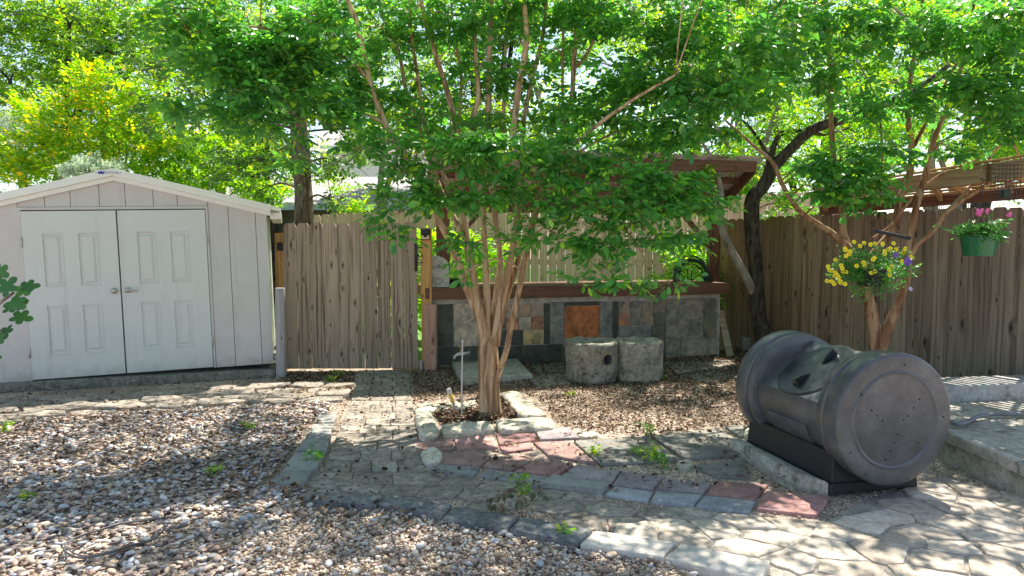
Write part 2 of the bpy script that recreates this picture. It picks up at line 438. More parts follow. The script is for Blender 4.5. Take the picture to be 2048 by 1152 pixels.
# ------------------------------------------------------------------ ground
def inside(poly, x, y):
    """poly list of (x,y), x,y arrays"""
    c = np.zeros(len(x), bool); n = len(poly)
    for i in range(n):
        x0, y0 = poly[i]; x1, y1 = poly[(i + 1) % n]
        if y0 == y1: continue
        t = ((y0 > y) != (y1 > y)) & (x < (x1 - x0) * (y - y0) / (y1 - y0) + x0)
        c ^= t
    return c
def wp(pix, z=0.): return [tuple(gd(x, y, z).xy) for x, y in pix]

def ground_mat():
    b = NB('pea_gravel_ground'); v = b.obj()
    col = b.vor(v, 75, out=1); d = b.vor(v, 75)
    col2 = b.vor(v, 40, out=1)
    r = b.sep(col)[0]
    c = b.ramp(r, [(0, (.20, .15, .11)), (.2, (.42, .33, .25)), (.4, (.58, .47, .37)), (.6, (.33, .28, .25)), (.75, (.66, .56, .46)), (.9, (.48, .30, .22))], 'CONSTANT')
    dirt = b.sstep(b.noise(v, 1.3, 5), .45, .6)
    c = b.mix(b.math('MULTIPLY', dirt, .45), c, (.16, .12, .085))
    b.bump(b.math('SUBTRACT', 1.0, d), .8, .012)
    return b.fin(c, .9, 0, .2)
mb = MB()
g = 150
# one sheet: a fine patch near the camera is not needed, the stones carry the relief
mb.add([(-g, -g, 0), (g, -g, 0), (g, g, 0), (-g, g, 0)], [(0, 1, 2, 3)])
tag(mb.build('ground', ground_mat()), kind='structure')
m_grass = plain('lawn_green', (.10, .22, .04), .9, dirt=.3, sc=3)
mb = MB(); mb.add([(-14, 9.3, .004), (1.5, 9.3, .004), (2.9, 11.6, .004), (14, 11.6, .004), (14, 40, .004), (-14, 40, .004)], [(0, 1, 2, 3, 4, 5)])
tag(mb.build('lawn', m_grass), kind='structure')

# ------------------------------------------------------------------ stones
def ico(sub=1):
    import bmesh
    bm = bmesh.new(); bmesh.ops.create_icosphere(bm, subdivisions=sub, radius=1)
    vs = [tuple(v.co) for v in bm.verts]; fs = [[v.index for v in f.verts] for f in bm.faces]; bm.free()
    return vs, fs
ICO0, ICO1, ICO2 = ico(1), ico(2), ico(3)
ROUGH = ([tuple(Vector(v) * (1 + .22 * noise.noise(Vector(v) * 1.1 + Vector((3, 1, 7))))) for v in ICO1[0]], ICO1[1])

def pebbles(name, polys, n, smin, smax, mat, flat=(.35, .6), z=.0, layers=.02, tmpl=ICO1, near=None, density=None, hole=None):
    xs, ys = [], []
    P = [np.array(p) for p in polys]
    tot = 0
    areas = []
    for p in P:
        x, y = p[:, 0], p[:, 1]; areas.append(.5 * abs(np.dot(x, np.roll(y, 1)) - np.dot(y, np.roll(x, 1))))
    for p, a in zip(P, areas):
        k = int(n * a / sum(areas)); got = 0
        lo, hi = p.min(0), p.max(0)
        while got < k:
            q = rng.uniform(lo, hi, (k * 2, 2)); ok = inside([tuple(t) for t in p], q[:, 0], q[:, 1])
            if density is not None: ok &= rng.random(len(q)) < density(q[:, 0], q[:, 1])
            q = q[ok][:k - got]
            xs.append(q[:, 0]); ys.append(q[:, 1]); got += len(q)
    x = np.concatenate(xs); y = np.concatenate(ys); N = len(x)
    s = smin + (smax - smin) * rng.random(N) ** 2.2
    S = np.zeros((N, 3, 3))
    S[:, 0, 0] = s * .5; S[:, 1, 1] = s * .5 * rng.uniform(.55, .95, N); S[:, 2, 2] = s * .5 * rng.uniform(*flat, N)
    S[:, 0, 1] = s * rng.uniform(-.25, .25, N); S[:, 0, 2] = s * rng.uniform(-.1, .1, N)
    Rm = rot_z(rng.uniform(0, 6.28, N)) @ rot_x(rng.normal(0, .22, N)) @ rot_y(rng.normal(0, .22, N)) @ S
    zz = z + rng.random(N) * layers + s * .08
    return scatter(name, tmpl[0], tmpl[1], Rm, np.stack([x, y, zz], -1), [mat], smooth=True)

m_pebble = palette('river_pebble', [(.36, .31, .27), (.27, .22, .19), (.45, .40, .36), (.40, .28, .24), (.30, .29, .30), (.52, .48, .44), (.23, .16, .12), (.38, .36, .36), (.48, .37, .26), (.32, .25, .24), (.42, .42, .44), (.44, .33, .30)], .55, .4)
m_pea = palette('pea_gravel', [(.50, .40, .30), (.60, .52, .42), (.38, .29, .22), (.45, .33, .25), (.66, .60, .52), (.42, .38, .35), (.28, .20, .14), (.55, .42, .28)], .7, .3)
peb = [(-80, 846), (150, 832), (330, 824), (640, 806), (668, 812), (655, 832), (606, 858), (570, 920), (525, 975), (610, 985), (600, 1015), (560, 1060), (500, 1090), (520, 1200), (500, 1300), (-700, 1300), (-600, 1100), (-250, 900)]
pebW = wp(peb)
m_pebble = palette('river_pebble', [(.42, .34, .27), (.27, .20, .155), (.52, .44, .37), (.43, .29, .22), (.33, .32, .32), (.50, .46, .42), (.22, .15, .11), (.40, .40, .43), (.52, .39, .26), (.33, .25, .21), (.40, .42, .46), (.42, .31, .27), (.12, .10, .09), (.56, .53, .5)], .5, .45)
tag(pebbles('river_pebbles', [pebW], 16500, .017, .060, m_pebble, layers=.026, flat=(.22, .5), tmpl=ROUGH), kind='stuff')
pea1 = wp([(560, 1020), (760, 1022), (885, 1045), (1014, 1070), (1157, 1100), (1320, 1128), (1400, 1165), (1430, 1300), (430, 1300), (500, 1060)])
tag(pebbles('creek_gravel', [pea1], 17000, .009, .030, m_pea, layers=.022, flat=(.4, .8)), kind='stuff')
tag(pebbles('creek_pebbles', [pea1], 420, .025, .058, m_pebble, layers=.008, z=.024), kind='stuff')
pea2 = wp([(560, 748), (700, 745), (820, 742), (840, 820), (835, 905), (860, 935), (1060, 975), (1300, 1010), (1500, 1020), (1640, 1010), (1700, 1000), (1880, 950), (2200, 1010), (2250, 1200), (1500, 1200), (1190, 1100), (1000, 1070), (760, 1025), (600, 1012), (640, 940), (600, 850), (690, 800), (560, 800)])
tag(pebbles('pea_gravel', [pea2], 15000, .007, .020, m_pea, layers=.006, tmpl=ICO0, flat=(.5, .8)), kind='stuff')

def offset_poly(p, d):
    n = len(p); out = []
    c = Vector((sum(q[0] for q in p) / n, sum(q[1] for q in p) / n))
    for i in range(n):
        a, b_, e = Vector(p[i - 1]), Vector(p[i]), Vector(p[(i + 1) % n])
        d1 = (b_ - a).normalized(); d2 = (e - b_).normalized()
        n1 = Vector((-d1.y, d1.x)); n2 = Vector((-d2.y, d2.x))
        m = (n1 + n2)
        if m.length < 1e-4: m = n1
        m.normalize()
        if m.dot(c - b_) < 0: pass
        k = d / max(.45, m.dot(n1))
        out.append(tuple(b_ + m * k))
    return out
def ccw(p):
    a = sum(p[i - 1][0] * p[i][1] - p[i][0] * p[i - 1][1] for i in range(len(p)))
    return p if a > 0 else p[::-1]
def slab(mb, poly, h, z=0., gap=0.0, jit=.004, ch=.008, step=.05, seed=0., tilt=0.0):
    p = ccw(list(poly))
    if gap: p = offset_poly(p, gap)
    # resample
    q = []
    for i in range(len(p)):
        a, b_ = Vector(p[i]), Vector(p[(i + 1) % len(p)])
        k = max(1, int((b_ - a).length / step))
        for t in range(k):
            pt_ = a.lerp(b_, t / k)
            nv = noise.noise_vector(Vector((pt_.x * 14 + seed, pt_.y * 14, seed)))
            q.append((pt_.x + nv.x * jit, pt_.y + nv.y * jit))
    c = Vector((sum(v[0] for v in q) / len(q), sum(v[1] for v in q) / len(q)))
    tx, ty = rnd.uniform(-tilt, tilt), rnd.uniform(-tilt, tilt)
    def tz(v): return (v[0] - c.x) * tx + (v[1] - c.y) * ty
    q2 = offset_poly(q, ch); n = len(q)
    q3 = offset_poly(q, ch * .35)
    vs = [(v[0], v[1], z - .03) for v in q] + [(v[0], v[1], z + h - ch + tz(v)) for v in q] + [(v[0], v[1], z + h - ch * .3 + tz(v)) for v in q3] + [(v[0], v[1], z + h + tz(v)) for v in q2]
    fs = [(r * n + i, r * n + (i + 1) % n, (r + 1) * n + (i + 1) % n, (r + 1) * n + i) for r in range(3) for i in range(n)]
    fs.append(list(range(3 * n, 4 * n)))
    return mb.add(vs, fs)
def rock(mb, poly, h, z=0., rough=.015, seed=0., step=.045, rnd_=.03):
    p = ccw(list(poly)); q = []
    for i in range(len(p)):
        a, b_ = Vector(p[i]), Vector(p[(i + 1) % len(p)]); k = max(2, int((b_ - a).length / step))
        for t in range(k): q.append(tuple(a.lerp(b_, t / k)))
    for _ in range(2): q = [((q[i - 1][0] + 2 * q[i][0] + q[(i + 1) % len(q)][0]) / 4, (q[i - 1][1] + 2 * q[i][1] + q[(i + 1) % len(q)][1]) / 4) for i in range(len(q))]
    n = len(q); cx = sum(v[0] for v in q) / n; cy = sum(v[1] for v in q) / n
    vs = []; lv = [(0, -.02), (0.0, .0), (-.004, .3), (0., .6), (.25, .85), (1., 1.0)]
    rings = [[(v[0], v[1], z - .03) for v in q]]
    for ins, hh in lv[1:]:
        rr = offset_poly(q, ins * rnd_) if ins else q
        rings.append([(v[0], v[1], z + h * hh) for v in rr])
    last = rings[-1]
    for s_ in (.75, .45, .15): rings.append([(cx + (v[0] - cx) * s_, cy + (v[1] - cy) * s_, z + h * (1.0 + .03 * (1 - s_))) for v in last])
    for ri, rg in enumerate(rings):
        for v in rg:
            nv = noise.noise_vector(Vector((v[0] * 9 + seed, v[1] * 9, v[2] * 12 + seed))) + .5 * noise.noise_vector(Vector((v[0] * 25 + seed, v[1] * 25, v[2] * 40 + seed)))
            k = rough * (0.2 if ri == 0 else 1)
            vs.append((v[0] + nv.x * k, v[1] + nv.y * k, v[2] + nv.z * k * (0.9 if ri else 0)))
    fs = [(r * n + i, r * n + (i + 1) % n, (r + 1) * n + (i + 1) % n, (r + 1) * n + i) for r in range(len(rings) - 1) for i in range(n)]
    fs.append(list(range((len(rings) - 1) * n, len(rings) * n)))
    return mb.add(vs, fs)

def voronoi_cells(region, sx, sy, ang, jit, seed):
    r_ = random.Random(seed); xs = [p[0] for p in region]; ys = [p[1] for p in region]
    cx, cy = (min(xs) + max(xs)) / 2, (min(ys) + max(ys)) / 2; Rr = max(max(xs) - min(xs), max(ys) - min(ys)) * .75
    ca, sa = math.cos(ang), math.sin(ang); seeds = []
    nx, ny = int(Rr / sx) + 2, int(Rr / sy) + 2
    for j in range(-ny, ny + 1):
        for i in range(-nx, nx + 1):
            u = (i + (.5 if j % 2 else 0) + r_.uniform(-jit, jit)) * sx; v = (j + r_.uniform(-jit, jit)) * sy
            seeds.append((u, v))
    out = []
    for (u, v) in seeds:
        X, Y = cx + u * ca - v * sa, cy + u * sa + v * ca
        if not inside(region, np.array([X]), np.array([Y]))[0]: continue
        poly = [(u - 2 * sx, v - 2 * sy), (u + 2 * sx, v - 2 * sy), (u + 2 * sx, v + 2 * sy), (u - 2 * sx, v + 2 * sy)]
        for (a, b_) in seeds:
            if (a, b_) == (u, v) or abs(a - u) > 3 * sx or abs(b_ - v) > 3 * sy: continue
            # metric scaled by sx, sy
            wx, wy = 1 / sx ** 2, 1 / sy ** 2
            nx_, ny_ = (a - u) * wx, (b_ - v) * wy; mx, my = (a + u) / 2, (b_ + v) / 2
            new = []
            for i in range(len(poly)):
                p, q = poly[i], poly[(i + 1) % len(poly)]
                dp = (p[0] - mx) * nx_ + (p[1] - my) * ny_; dq = (q[0] - mx) * nx_ + (q[1] - my) * ny_
                if dp <= 0: new.append(p)
                if dp * dq < 0:
                    t = dp / (dp - dq); new.append((p[0] + (q[0] - p[0]) * t, p[1] + (q[1] - p[1]) * t))
            poly = new
            if len(poly) < 3: break
        # drop short edges
        if len(poly) >= 3:
            pp = []
            for p in poly:
                if not pp or math.dist(p, pp[-1]) > .035: pp.append(p)
            if len(pp) > 3 and math.dist(pp[0], pp[-1]) < .035: pp.pop()
            if len(pp) >= 3: out.append([(cx + a * ca - b_ * sa, cy + a * sa + b_ * ca) for a, b_ in pp])
    return out

# brick path leading to the gate
def interp(tab, y):
    for (y0, x0), (y1, x1) in zip(tab, tab[1:]):
        if y <= y1: return x0 + (x1 - x0) * (y - y0) / (y1 - y0)
    return tab[-1][1]
Lw = [tuple(gd(*p).yx) for p in [(640, 965), (655, 915), (684, 850), (704, 800), (712, 746)]]
Rw = [tuple(gd(*p).yx) for p in [(850, 948), (842, 905), (832, 850), (822, 800), (819, 744)]]
mb = MB(); y = 4.45; row = 0
while y < 8.42:
    h = rnd.uniform(.22, .28); y2 = min(y + h, 8.45)
    nb = 4 if row % 2 else 3
    xl, xr = interp(Lw, y), interp(Rw, y); xl2, xr2 = interp(Lw, y2), interp(Rw, y2)
    cuts = [0] + [(k + (0 if row % 2 else 0) + rnd.uniform(-.12, .12)) / nb for k in range(1, nb)] + [1]
    for a, b_ in zip(cuts, cuts[1:]):
        slab(mb, [(xl + (xr - xl) * a, y), (xl + (xr - xl) * b_, y), (xl2 + (xr2 - xl2) * b_, y2), (xl2 + (xr2 - xl2) * a, y2)], .020 + rnd.uniform(-.003, .003), gap=.004, jit=.010, ch=.005, tilt=.02, seed=y * 7 + a)
    y = y2; row += 1
tag(mb.build('path', m_paver, smooth=40), kind='structure')
mb = MB()
for c in voronoi_cells(wp([(600, 1000), (650, 945), (850, 945), (960, 960), (1075, 978), (1200, 995), (1300, 1008), (1500, 1030), (1420, 1075), (1200, 1060), (1040, 1035), (905, 1010), (780, 992)]), .27, .21, R(-14), .25, 5):
    slab(mb, c, .012 + rnd.uniform(-.004, .004), gap=.006, jit=.016, ch=.007, tilt=.02, seed=rnd.random() * 50)
tag(mb.build('paved_strip', m_paver, smooth=40), kind='structure')
mb = MB(); slab(mb, wp([(1215, 1080), (1350, 1015), (1500, 1035), (1655, 1046), (1720, 1006), (1880, 955), (2060, 995), (2300, 1050), (2600, 1320), (1540, 1320), (1540, 1140), (1366, 1100)]), .008, ch=.003, jit=.01)
tag(mb.build('mortar_bed', stone('grey_mortar', [(.22, .2, .17), (.34, .31, .27), (.44, .41, .37)], 9, bump=.8, bd=.01), smooth=40), kind='structure')
mb = MB()
for c in voronoi_cells(wp([(1230, 1075), (1350, 1020), (1500, 1040), (1655, 1050), (1720, 1010), (1880, 962), (2060, 1000), (2300, 1060), (2500, 1300), (1560, 1300), (1560, 1131), (1366, 1094)]), .26, .20, R(-20), .38, 9):
    slab(mb, c, .018 + rnd.uniform(-.005, .007), gap=.007, jit=.020, ch=.008, tilt=.035, seed=rnd.random() * 50)
tag(mb.build('stone_patio', m_crazy, smooth=40), kind='structure')
mb = MB()
for c in voronoi_cells(wp([(-150, 880), (-120, 800), (200, 790), (400, 775), (560, 768), (700, 775), (706, 800), (640, 806), (330, 824), (150, 832)]), .42, .24, R(8), .34, 3):
    slab(mb, c, .03 + rnd.uniform(-.012, .015), gap=.014, jit=.02, ch=.014, tilt=.04, seed=rnd.random() * 50)
tag(mb.build('stepping_stone_path', m_paver, smooth=40), kind='structure')

# loose flags, every one its own thing
FL = [
 ('red_flagstone', m_redflag, 'flagstone', [
  ([(830, 877), (903, 872), (910, 896), (830, 908)], 'dull red flagstone beside the paver path, below the left corner of the tree ring'),
  ([(907, 871), (987, 869), (998, 894), (912, 896)], 'red flagstone lying against the front left limestone block of the tree ring'),
  ([(991, 867), (1065, 857), (1078, 879), (998, 890)], 'pinkish flagstone touching the front right limestone block of the tree ring'),
  ([(1069, 859), (1139, 853), (1160, 875), (1079, 879)], 'lilac pink flagstone at the right end of the row under the tree ring'),
  ([(998, 893), (1061, 884), (1067, 897), (1008, 904)], 'small red flagstone wedged in the second row below the tree trunk'),
  ([(1065, 883), (1139, 881), (1194, 927), (1096, 910)], 'large brownish red flagstone beside the big grey slate slab'),
  ([(889, 908), (951, 902), (983, 912), (960, 932), (872, 926)], 'dusky red flagstone by the white rock at the path edge'),
  ([(987, 912), (1061, 910), (1065, 920), (1022, 941), (964, 932)], 'brownish flagstone in the middle of the red paving'),
  ([(1065, 922), (1147, 929), (1112, 953), (1030, 943)], 'rose flagstone with a dark red stain in its middle'),
  ([(1151, 932), (1240, 943), (1221, 972), (1122, 954)], 'lavender flagstone right of the rose stained one'),
  ([(1242, 943), (1327, 953), (1307, 978), (1224, 972)], 'worn pink flagstone just below the weeds in the paving'),
  ([(1330, 956), (1425, 966), (1408, 987), (1311, 981)], 'faded pink flagstone left of the bright brick red one'),
  ([(1428, 961), (1537, 968), (1511, 999), (1411, 988)], 'bright brick red flagstone beside the concrete sill of the compost tumbler'),
  ([(1531, 982), (1660, 993), (1635, 1032), (1511, 1017)], 'red flagstone at the front corner of the black tumbler base')]),
 ('slate_flagstone', m_slate, 'flagstone', [
  ([(1147, 881), (1299, 873), (1366, 920), (1202, 929)], 'large grey slate flagstone between the red paving and the mulch'),
  ([(1303, 873), (1436, 858), (1494, 889), (1486, 910), (1370, 918)], 'large grey slate flagstone next to the black tumbler'),
  ([(1386, 930), (1490, 918), (1498, 955), (1432, 953)], 'small grey slate flagstone in front of the tumbler sill'),
  ([(1449, 852), (1500, 848), (1500, 872), (1478, 872)], 'dark slate flagstone half hidden behind the tumbler')]),
 ('edging_slab', m_edging, 'edging slab', [
  ([(858, 937), (880, 929), (960, 935), (948, 953)], 'grey edging slab at the left end of the red paving border'),
  ([(955, 953), (975, 937), (1100, 953), (1076, 970)], 'long grey edging slab under the rose stained flagstone'),
  ([(1080, 971), (1108, 956), (1218, 975), (1202, 987)], 'grey edging slab under the lavender flagstone'),
  ([(536, 974), (561, 951), (629, 946), (603, 978)], 'nearest of the grey edging slabs left of the paver path'),
  ([(563, 949), (588, 910), (652, 908), (631, 944)], 'second nearest grey edging slab left of the paver path'),
  ([(589, 908), (612, 880), (663, 876), (654, 906)], 'third grey edging slab up along the paver path'),
  ([(613, 878), (625, 853), (669, 852), (663, 874)], 'fourth grey edging slab up along the paver path'),
  ([(626, 851), (637, 835), (674, 833), (669, 850)], 'farthest grey edging slab left of the paver path')]),
 ('bluestone_slab', m_bluestone, 'flagstone', [
  ([(1209, 987), (1229, 972), (1307, 982), (1297, 1002)], 'blue grey slab at the left end of the blue stone row'),
  ([(1300, 1003), (1312, 982), (1405, 990), (1388, 1012)], 'middle slab of the blue grey stone row'),
  ([(1391, 1012), (1409, 991), (1511, 1003), (1498, 1026)], 'blue grey slab just below the bright brick red flagstone')]),
 ('kerb_slab', m_darkkerb, 'kerb slab', [
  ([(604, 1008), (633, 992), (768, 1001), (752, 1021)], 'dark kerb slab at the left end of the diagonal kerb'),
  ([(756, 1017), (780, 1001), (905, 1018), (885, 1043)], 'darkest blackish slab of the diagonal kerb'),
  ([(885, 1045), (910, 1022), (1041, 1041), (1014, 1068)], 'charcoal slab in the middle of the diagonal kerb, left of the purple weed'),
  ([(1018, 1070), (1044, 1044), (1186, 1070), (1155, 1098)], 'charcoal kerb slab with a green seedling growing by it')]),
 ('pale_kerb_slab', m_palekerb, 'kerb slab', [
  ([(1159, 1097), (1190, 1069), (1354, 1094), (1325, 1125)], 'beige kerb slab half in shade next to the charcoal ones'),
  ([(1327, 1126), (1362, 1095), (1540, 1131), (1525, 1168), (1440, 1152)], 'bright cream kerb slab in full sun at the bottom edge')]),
 ('flat_stone', m_paver, 'stone slab', [
  ([(147, 802), (168, 786), (322, 777), (312, 792), (260, 799)], 'long flat brown slab just in front of the shed doors'),
  ([(1334, 726), (1462, 720), (1472, 732), (1351, 748)], 'sunlit flat stone at the right foot of the tiled counter'),
  ([(1365, 752), (1475, 736), (1490, 752), (1420, 766)], 'mossy flat stone between the right planter and the tumbler'),
  ([(1056, 752), (1130, 747), (1143, 768), (1072, 776)], 'reddish brown flat stone left of the concrete planters'),
  ([(1060, 731), (1128, 726), (1132, 742), (1068, 747)], 'thin brown slab against the tiled base behind the trunk'),
  ([(372, 782), (455, 776), (450, 789), (380, 794)], 'pale flat stone in front of the right shed door')]),
]
k = 0
for nm, mat, cat, lst in FL:
    for pix, lab in lst:
        k += 1; mb = MB()
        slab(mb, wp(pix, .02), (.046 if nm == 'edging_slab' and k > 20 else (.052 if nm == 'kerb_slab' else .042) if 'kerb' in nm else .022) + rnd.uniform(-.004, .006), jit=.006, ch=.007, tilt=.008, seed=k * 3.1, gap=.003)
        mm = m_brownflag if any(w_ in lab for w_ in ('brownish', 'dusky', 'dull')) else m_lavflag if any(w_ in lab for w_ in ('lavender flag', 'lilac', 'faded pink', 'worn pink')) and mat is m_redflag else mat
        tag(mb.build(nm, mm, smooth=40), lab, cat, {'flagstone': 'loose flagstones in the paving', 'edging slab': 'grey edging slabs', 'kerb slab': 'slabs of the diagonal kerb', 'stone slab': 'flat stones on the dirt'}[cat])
# stain on the rose flag
mb = MB(); slab(mb, wp([(1078, 926), (1110, 924), (1118, 934), (1096, 947), (1085, 940)], .035), .002, z=.0325, jit=.01, ch=.001)
# limestone ring
RING = [([(829, 822), (861, 820), (880, 872), (839, 878)], .075, 'weathered limestone block on the left side of the tree ring'),
        ([(882, 850), (978, 843), (993, 858), (884, 872)], .07, 'front left limestone block of the tree ring, below the trunk'),
        ([(990, 840), (1100, 838), (1114, 852), (1000, 864)], .07, 'front right limestone block of the tree ring'),
        ([(1000, 790), (1037, 788), (1096, 836), (1043, 838)], .085, 'big pitted limestone block on the right side of the tree ring'),
        ([(826, 812), (955, 797), (957, 814), (834, 822)], .05, 'mossy flat limestone block at the back of the tree ring')]
for i, (pix, h, lab) in enumerate(RING):
    mb = MB(); rock(mb, wp(pix, .05), h, rough=.016, seed=i * 7.7)
    tag(mb.build('limestone_block', m_lime, smooth=60), lab, 'stone block', 'limestone blocks round the tree')
for i, (pix, h, lab, mt) in enumerate([
        ([(842, 912), (870, 902), (888, 915), (878, 934), (845, 933)], .045, 'whitish rough rock beside the paver path', m_lime),
        ([(1458, 680), (1478, 678), (1480, 690), (1460, 692)], .13, 'white rock at the foot of the brown fence', m_lime),
        ([(1150, 872), (1190, 868), (1200, 877), (1158, 880)], .03, 'small white stone at the corner of the grey slate', m_lime),
        ([(1350, 928), (1380, 922), (1392, 938), (1360, 946)], .03, 'pale lumpy stone in front of the slate flagstones', m_lime),
        ([(1488, 880), (1508, 875), (1512, 905), (1490, 905)], .10, 'cream stone lump at the left corner of the tumbler sill', m_lime),
        ([(1500, 1098), (1528, 1098), (1530, 1110), (1503, 1110)], .025, 'yellow pebble on the crazy paving, right one', m_lime)]):
    mb = MB(); rock(mb, wp(pix), h, rough=.008, seed=i * 3.3 + 40, step=.03, rnd_=.02)
    if i != 5: tag(mb.build('rock', mt, smooth=70), lab, 'rock')
# mulch of dry leaves and wood chips
chip_v = [(-.5, -.28, 0), (.0, -.34, .08), (.5, -.2, 0), (.5, .22, .02), (0, .32, .1), (-.5, .26, .0)]
chip_f = [(0, 1, 4, 5), (1, 2, 3, 4)]
m_mulch = palette('leaf_mulch', [(.10, .06, .035), (.055, .034, .022), (.17, .105, .06), (.075, .045, .028), (.25, .17, .105), (.04, .026, .018), (.13, .075, .045), (.33, .25, .17)], .85, .15)
def chips(name, poly, n, smin, smax, zmax=.03, tilt=.5, mat=None, z0=.0):
    p = np.array(poly); lo, hi = p.min(0), p.max(0); q = np.zeros((0, 2))
    while len(q) < n:
        t = rng.uniform(lo, hi, (n * 2, 2)); q = np.concatenate([q, t[inside(poly, t[:, 0], t[:, 1])]])
    q = q[:n]; s = rng.uniform(smin, smax, n)
    S = np.zeros((n, 3, 3)); S[:, 0, 0] = s; S[:, 1, 1] = s * rng.uniform(.5, 1.2, n); S[:, 2, 2] = s * rng.uniform(-2, 3, n)
    Rm = rot_z(rng.uniform(0, 6.28, n)) @ rot_x(rng.normal(0, tilt, n)) @ rot_y(rng.normal(0, tilt * .6, n)) @ S
    return scatter(name, chip_v, chip_f, Rm, np.stack([q[:, 0], q[:, 1], z0 + .006 + rng.random(n) * zmax], -1), [mat or m_mulch])
mulchW = wp([(822, 744), (1000, 715), (1460, 700), (1560, 690), (1540, 760), (1500, 862), (1440, 856), (1300, 872), (1160, 866), (1110, 845), (1095, 815), (1040, 784), (960, 795), (828, 808)])
tag(chips('leaf_mulch', mulchW, 36000, .009, .030), kind='stuff')
tag(chips('ring_mulch', wp([(862, 818), (1000, 796), (1045, 838), (990, 846), (880, 850)]), 1800, .02, .05, .05), kind='stuff')
allw = wp([(-100, 780), (560, 755), (820, 742), (835, 905), (1150, 870), (1500, 860), (1650, 1000), (1100, 985), (900, 960), (700, 1010), (540, 990), (-300, 1000)])
tag(chips('leaf_litter', allw, 2600, .012, .04, .015, .4, z0=.025), kind='stuff')
tag(chips('pebble_litter', wp([(-100, 850), (640, 810), (655, 850), (560, 960), (640, 1000), (900, 1050), (700, 1090), (200, 930), (-300, 930)]), 1300, .014, .042, .02, .5, z0=.045), kind='stuff')
tag(chips('gate_litter', wp([(555, 748), (712, 744), (704, 790), (560, 800)]), 2200, .012, .04, .03, .4), kind='stuff')
tag(chips('fence_litter', wp([(1440, 720), (1900, 790), (1900, 815), (1500, 880)]), 4000, .015, .04, .03, .4), kind='stuff')
# ------------------------------------------------------------------ storage shed
A = pt(67, 762, 7.40); A.z = .1
B_ = pt(430, 740, 7.95)
ang = math.atan2(B_.y - A.y, B_.x - A.x)
shed = thing('storage_shed', 'pinkish grey gabled storage shed with white double doors on the left of the yard', 'shed', A, rot=(0, R(-1.3), ang))
DW, DH = 1.78, 1.80           # doors
XL, XR, APX, APZ, EZ, DEP = -.62, 2.42, .89, 2.155, 1.77, 2.3
def roofz(x): return APZ - abs(x - APX) * (APZ - EZ) / (XR - APX)
mb = MB()
# front wall: vertical panels with thin grooves between them
def gable_panel(mb, x0, x1, z0, y0=0., y1=.03):
    mid = [APX] if x0 < APX < x1 else []
    top = [(x, roofz(x) - .0) for x in [x1] + mid + [x0]]
    poly = [(x0, z0), (x1, z0)] + top; n = len(poly)
    vs = [(x, y0, z) for x, z in poly] + [(x, y1, z) for x, z in poly]
    mb.add(vs, [list(range(n)), list(range(n, 2 * n))[::-1]] + [(i, (i + 1) % n, n + (i + 1) % n, n + i) for i in range(n)])
cuts = [XL, -.36, -.03]
for a, b_ in zip(cuts, cuts[1:]): gable_panel(mb, a + .003, b_ - .003, 0)
cuts = [DW + .03, 2.02, 2.31, XR]
for a, b_ in zip(cuts, cuts[1:]): gable_panel(mb, a + .003, b_ - .003, 0)
cuts = [-.03] + [.215 + .235 * i for i in range(7)] + [DW + .03]
cuts = [-.03, .22, .46, .735, .985, 1.26, 1.5, DW + .03]
for a, b_ in zip(cuts, cuts[1:]): gable_panel(mb, a + .003, b_ - .003, DH + .045)
wall = mb.build('front_wall', m_siding, shed)
mb = MB(); mb.box(XL, XR, .032, .06, 0, EZ - .02); mb.box(XL, XR, .06, .065, 0, EZ - .03)
vs = [(XL, .034, EZ - .03), (XR, .034, EZ - .03), (APX, .034, APZ - .03), (XL, .06, EZ - .03), (XR, .06, EZ - .03), (APX, .06, APZ - .03)]
mb.add(vs, [(0, 1, 2), (3, 5, 4)]); mb.build('wall_backing', m_groove, shed)
mb = MB()
for k in range(8): mb.box(XR - .04, XR - .002, .07 + k * .28, .07 + k * .28 + .274, 0, EZ - .01)
for k in range(8): mb.box(XL + .002, XL + .04, .07 + k * .28, .07 + k * .28 + .274, 0, EZ - .01)
mb.box(XL, XR, DEP, DEP + .03, 0, EZ); mb.build('side_wall', m_siding, shed)
mb = MB()
mb.box(-.03, -.004, -.012, .03, 0, DH + .04, b=.003); mb.box(DW + .004, DW + .03, -.012, .03, 0, DH + .04, b=.003)
mb.box(-.03, DW + .03, -.015, .031, DH + .012, DH + .042, b=.003); mb.box(XR - .05, XR + .012, -.012, -.001, 0, EZ - .03, b=.003)
mb.build('door_frame', m_siding, shed)
# roof: two slopes, fascia in two steps
mb = MB()
def slope(mb, x0, x1, y0, y1, zo, th):
    pts_ = [(x0, roofz(x0) + zo), (x1, roofz(x1) + zo), (x1, roofz(x1) + zo + th), (x0, roofz(x0) + zo + th)]
    mb.add([(x, y, z) for y in (y0, y1) for x, z in pts_], [(0, 1, 2, 3), (4, 7, 6, 5), (0, 4, 5, 1), (1, 5, 6, 2), (2, 6, 7, 3), (3, 7, 4, 0)])
OV = .17
for (x0, x1) in ((XL - OV, APX), (APX, XR + OV)): slope(mb, x0, x1, -.05, DEP + .1, .04, .05)
mb.build('roof', m_trim, shed)
mb = MB()
for (x0, x1) in ((XL - OV, APX), (APX + .001, XR + .06)):
    slope(mb, x0, x1, -.085, -.052, .016, .078)
    slope(mb, x0, x1, -.05, -.004, -.035, .05)
mb.build('fascia', m_trim, shed, smooth=20)
mb = MB()
for y in np.arange(.0, DEP, .3): mb.box(XR + .05, XR + OV - .01, y, y + .045, EZ - .085, EZ - .012)
mb.box(XR + OV - .012, XR + OV + .003, -.05, DEP + .1, EZ - .08, EZ + .0)
mb.build('gutter', m_trim, shed)
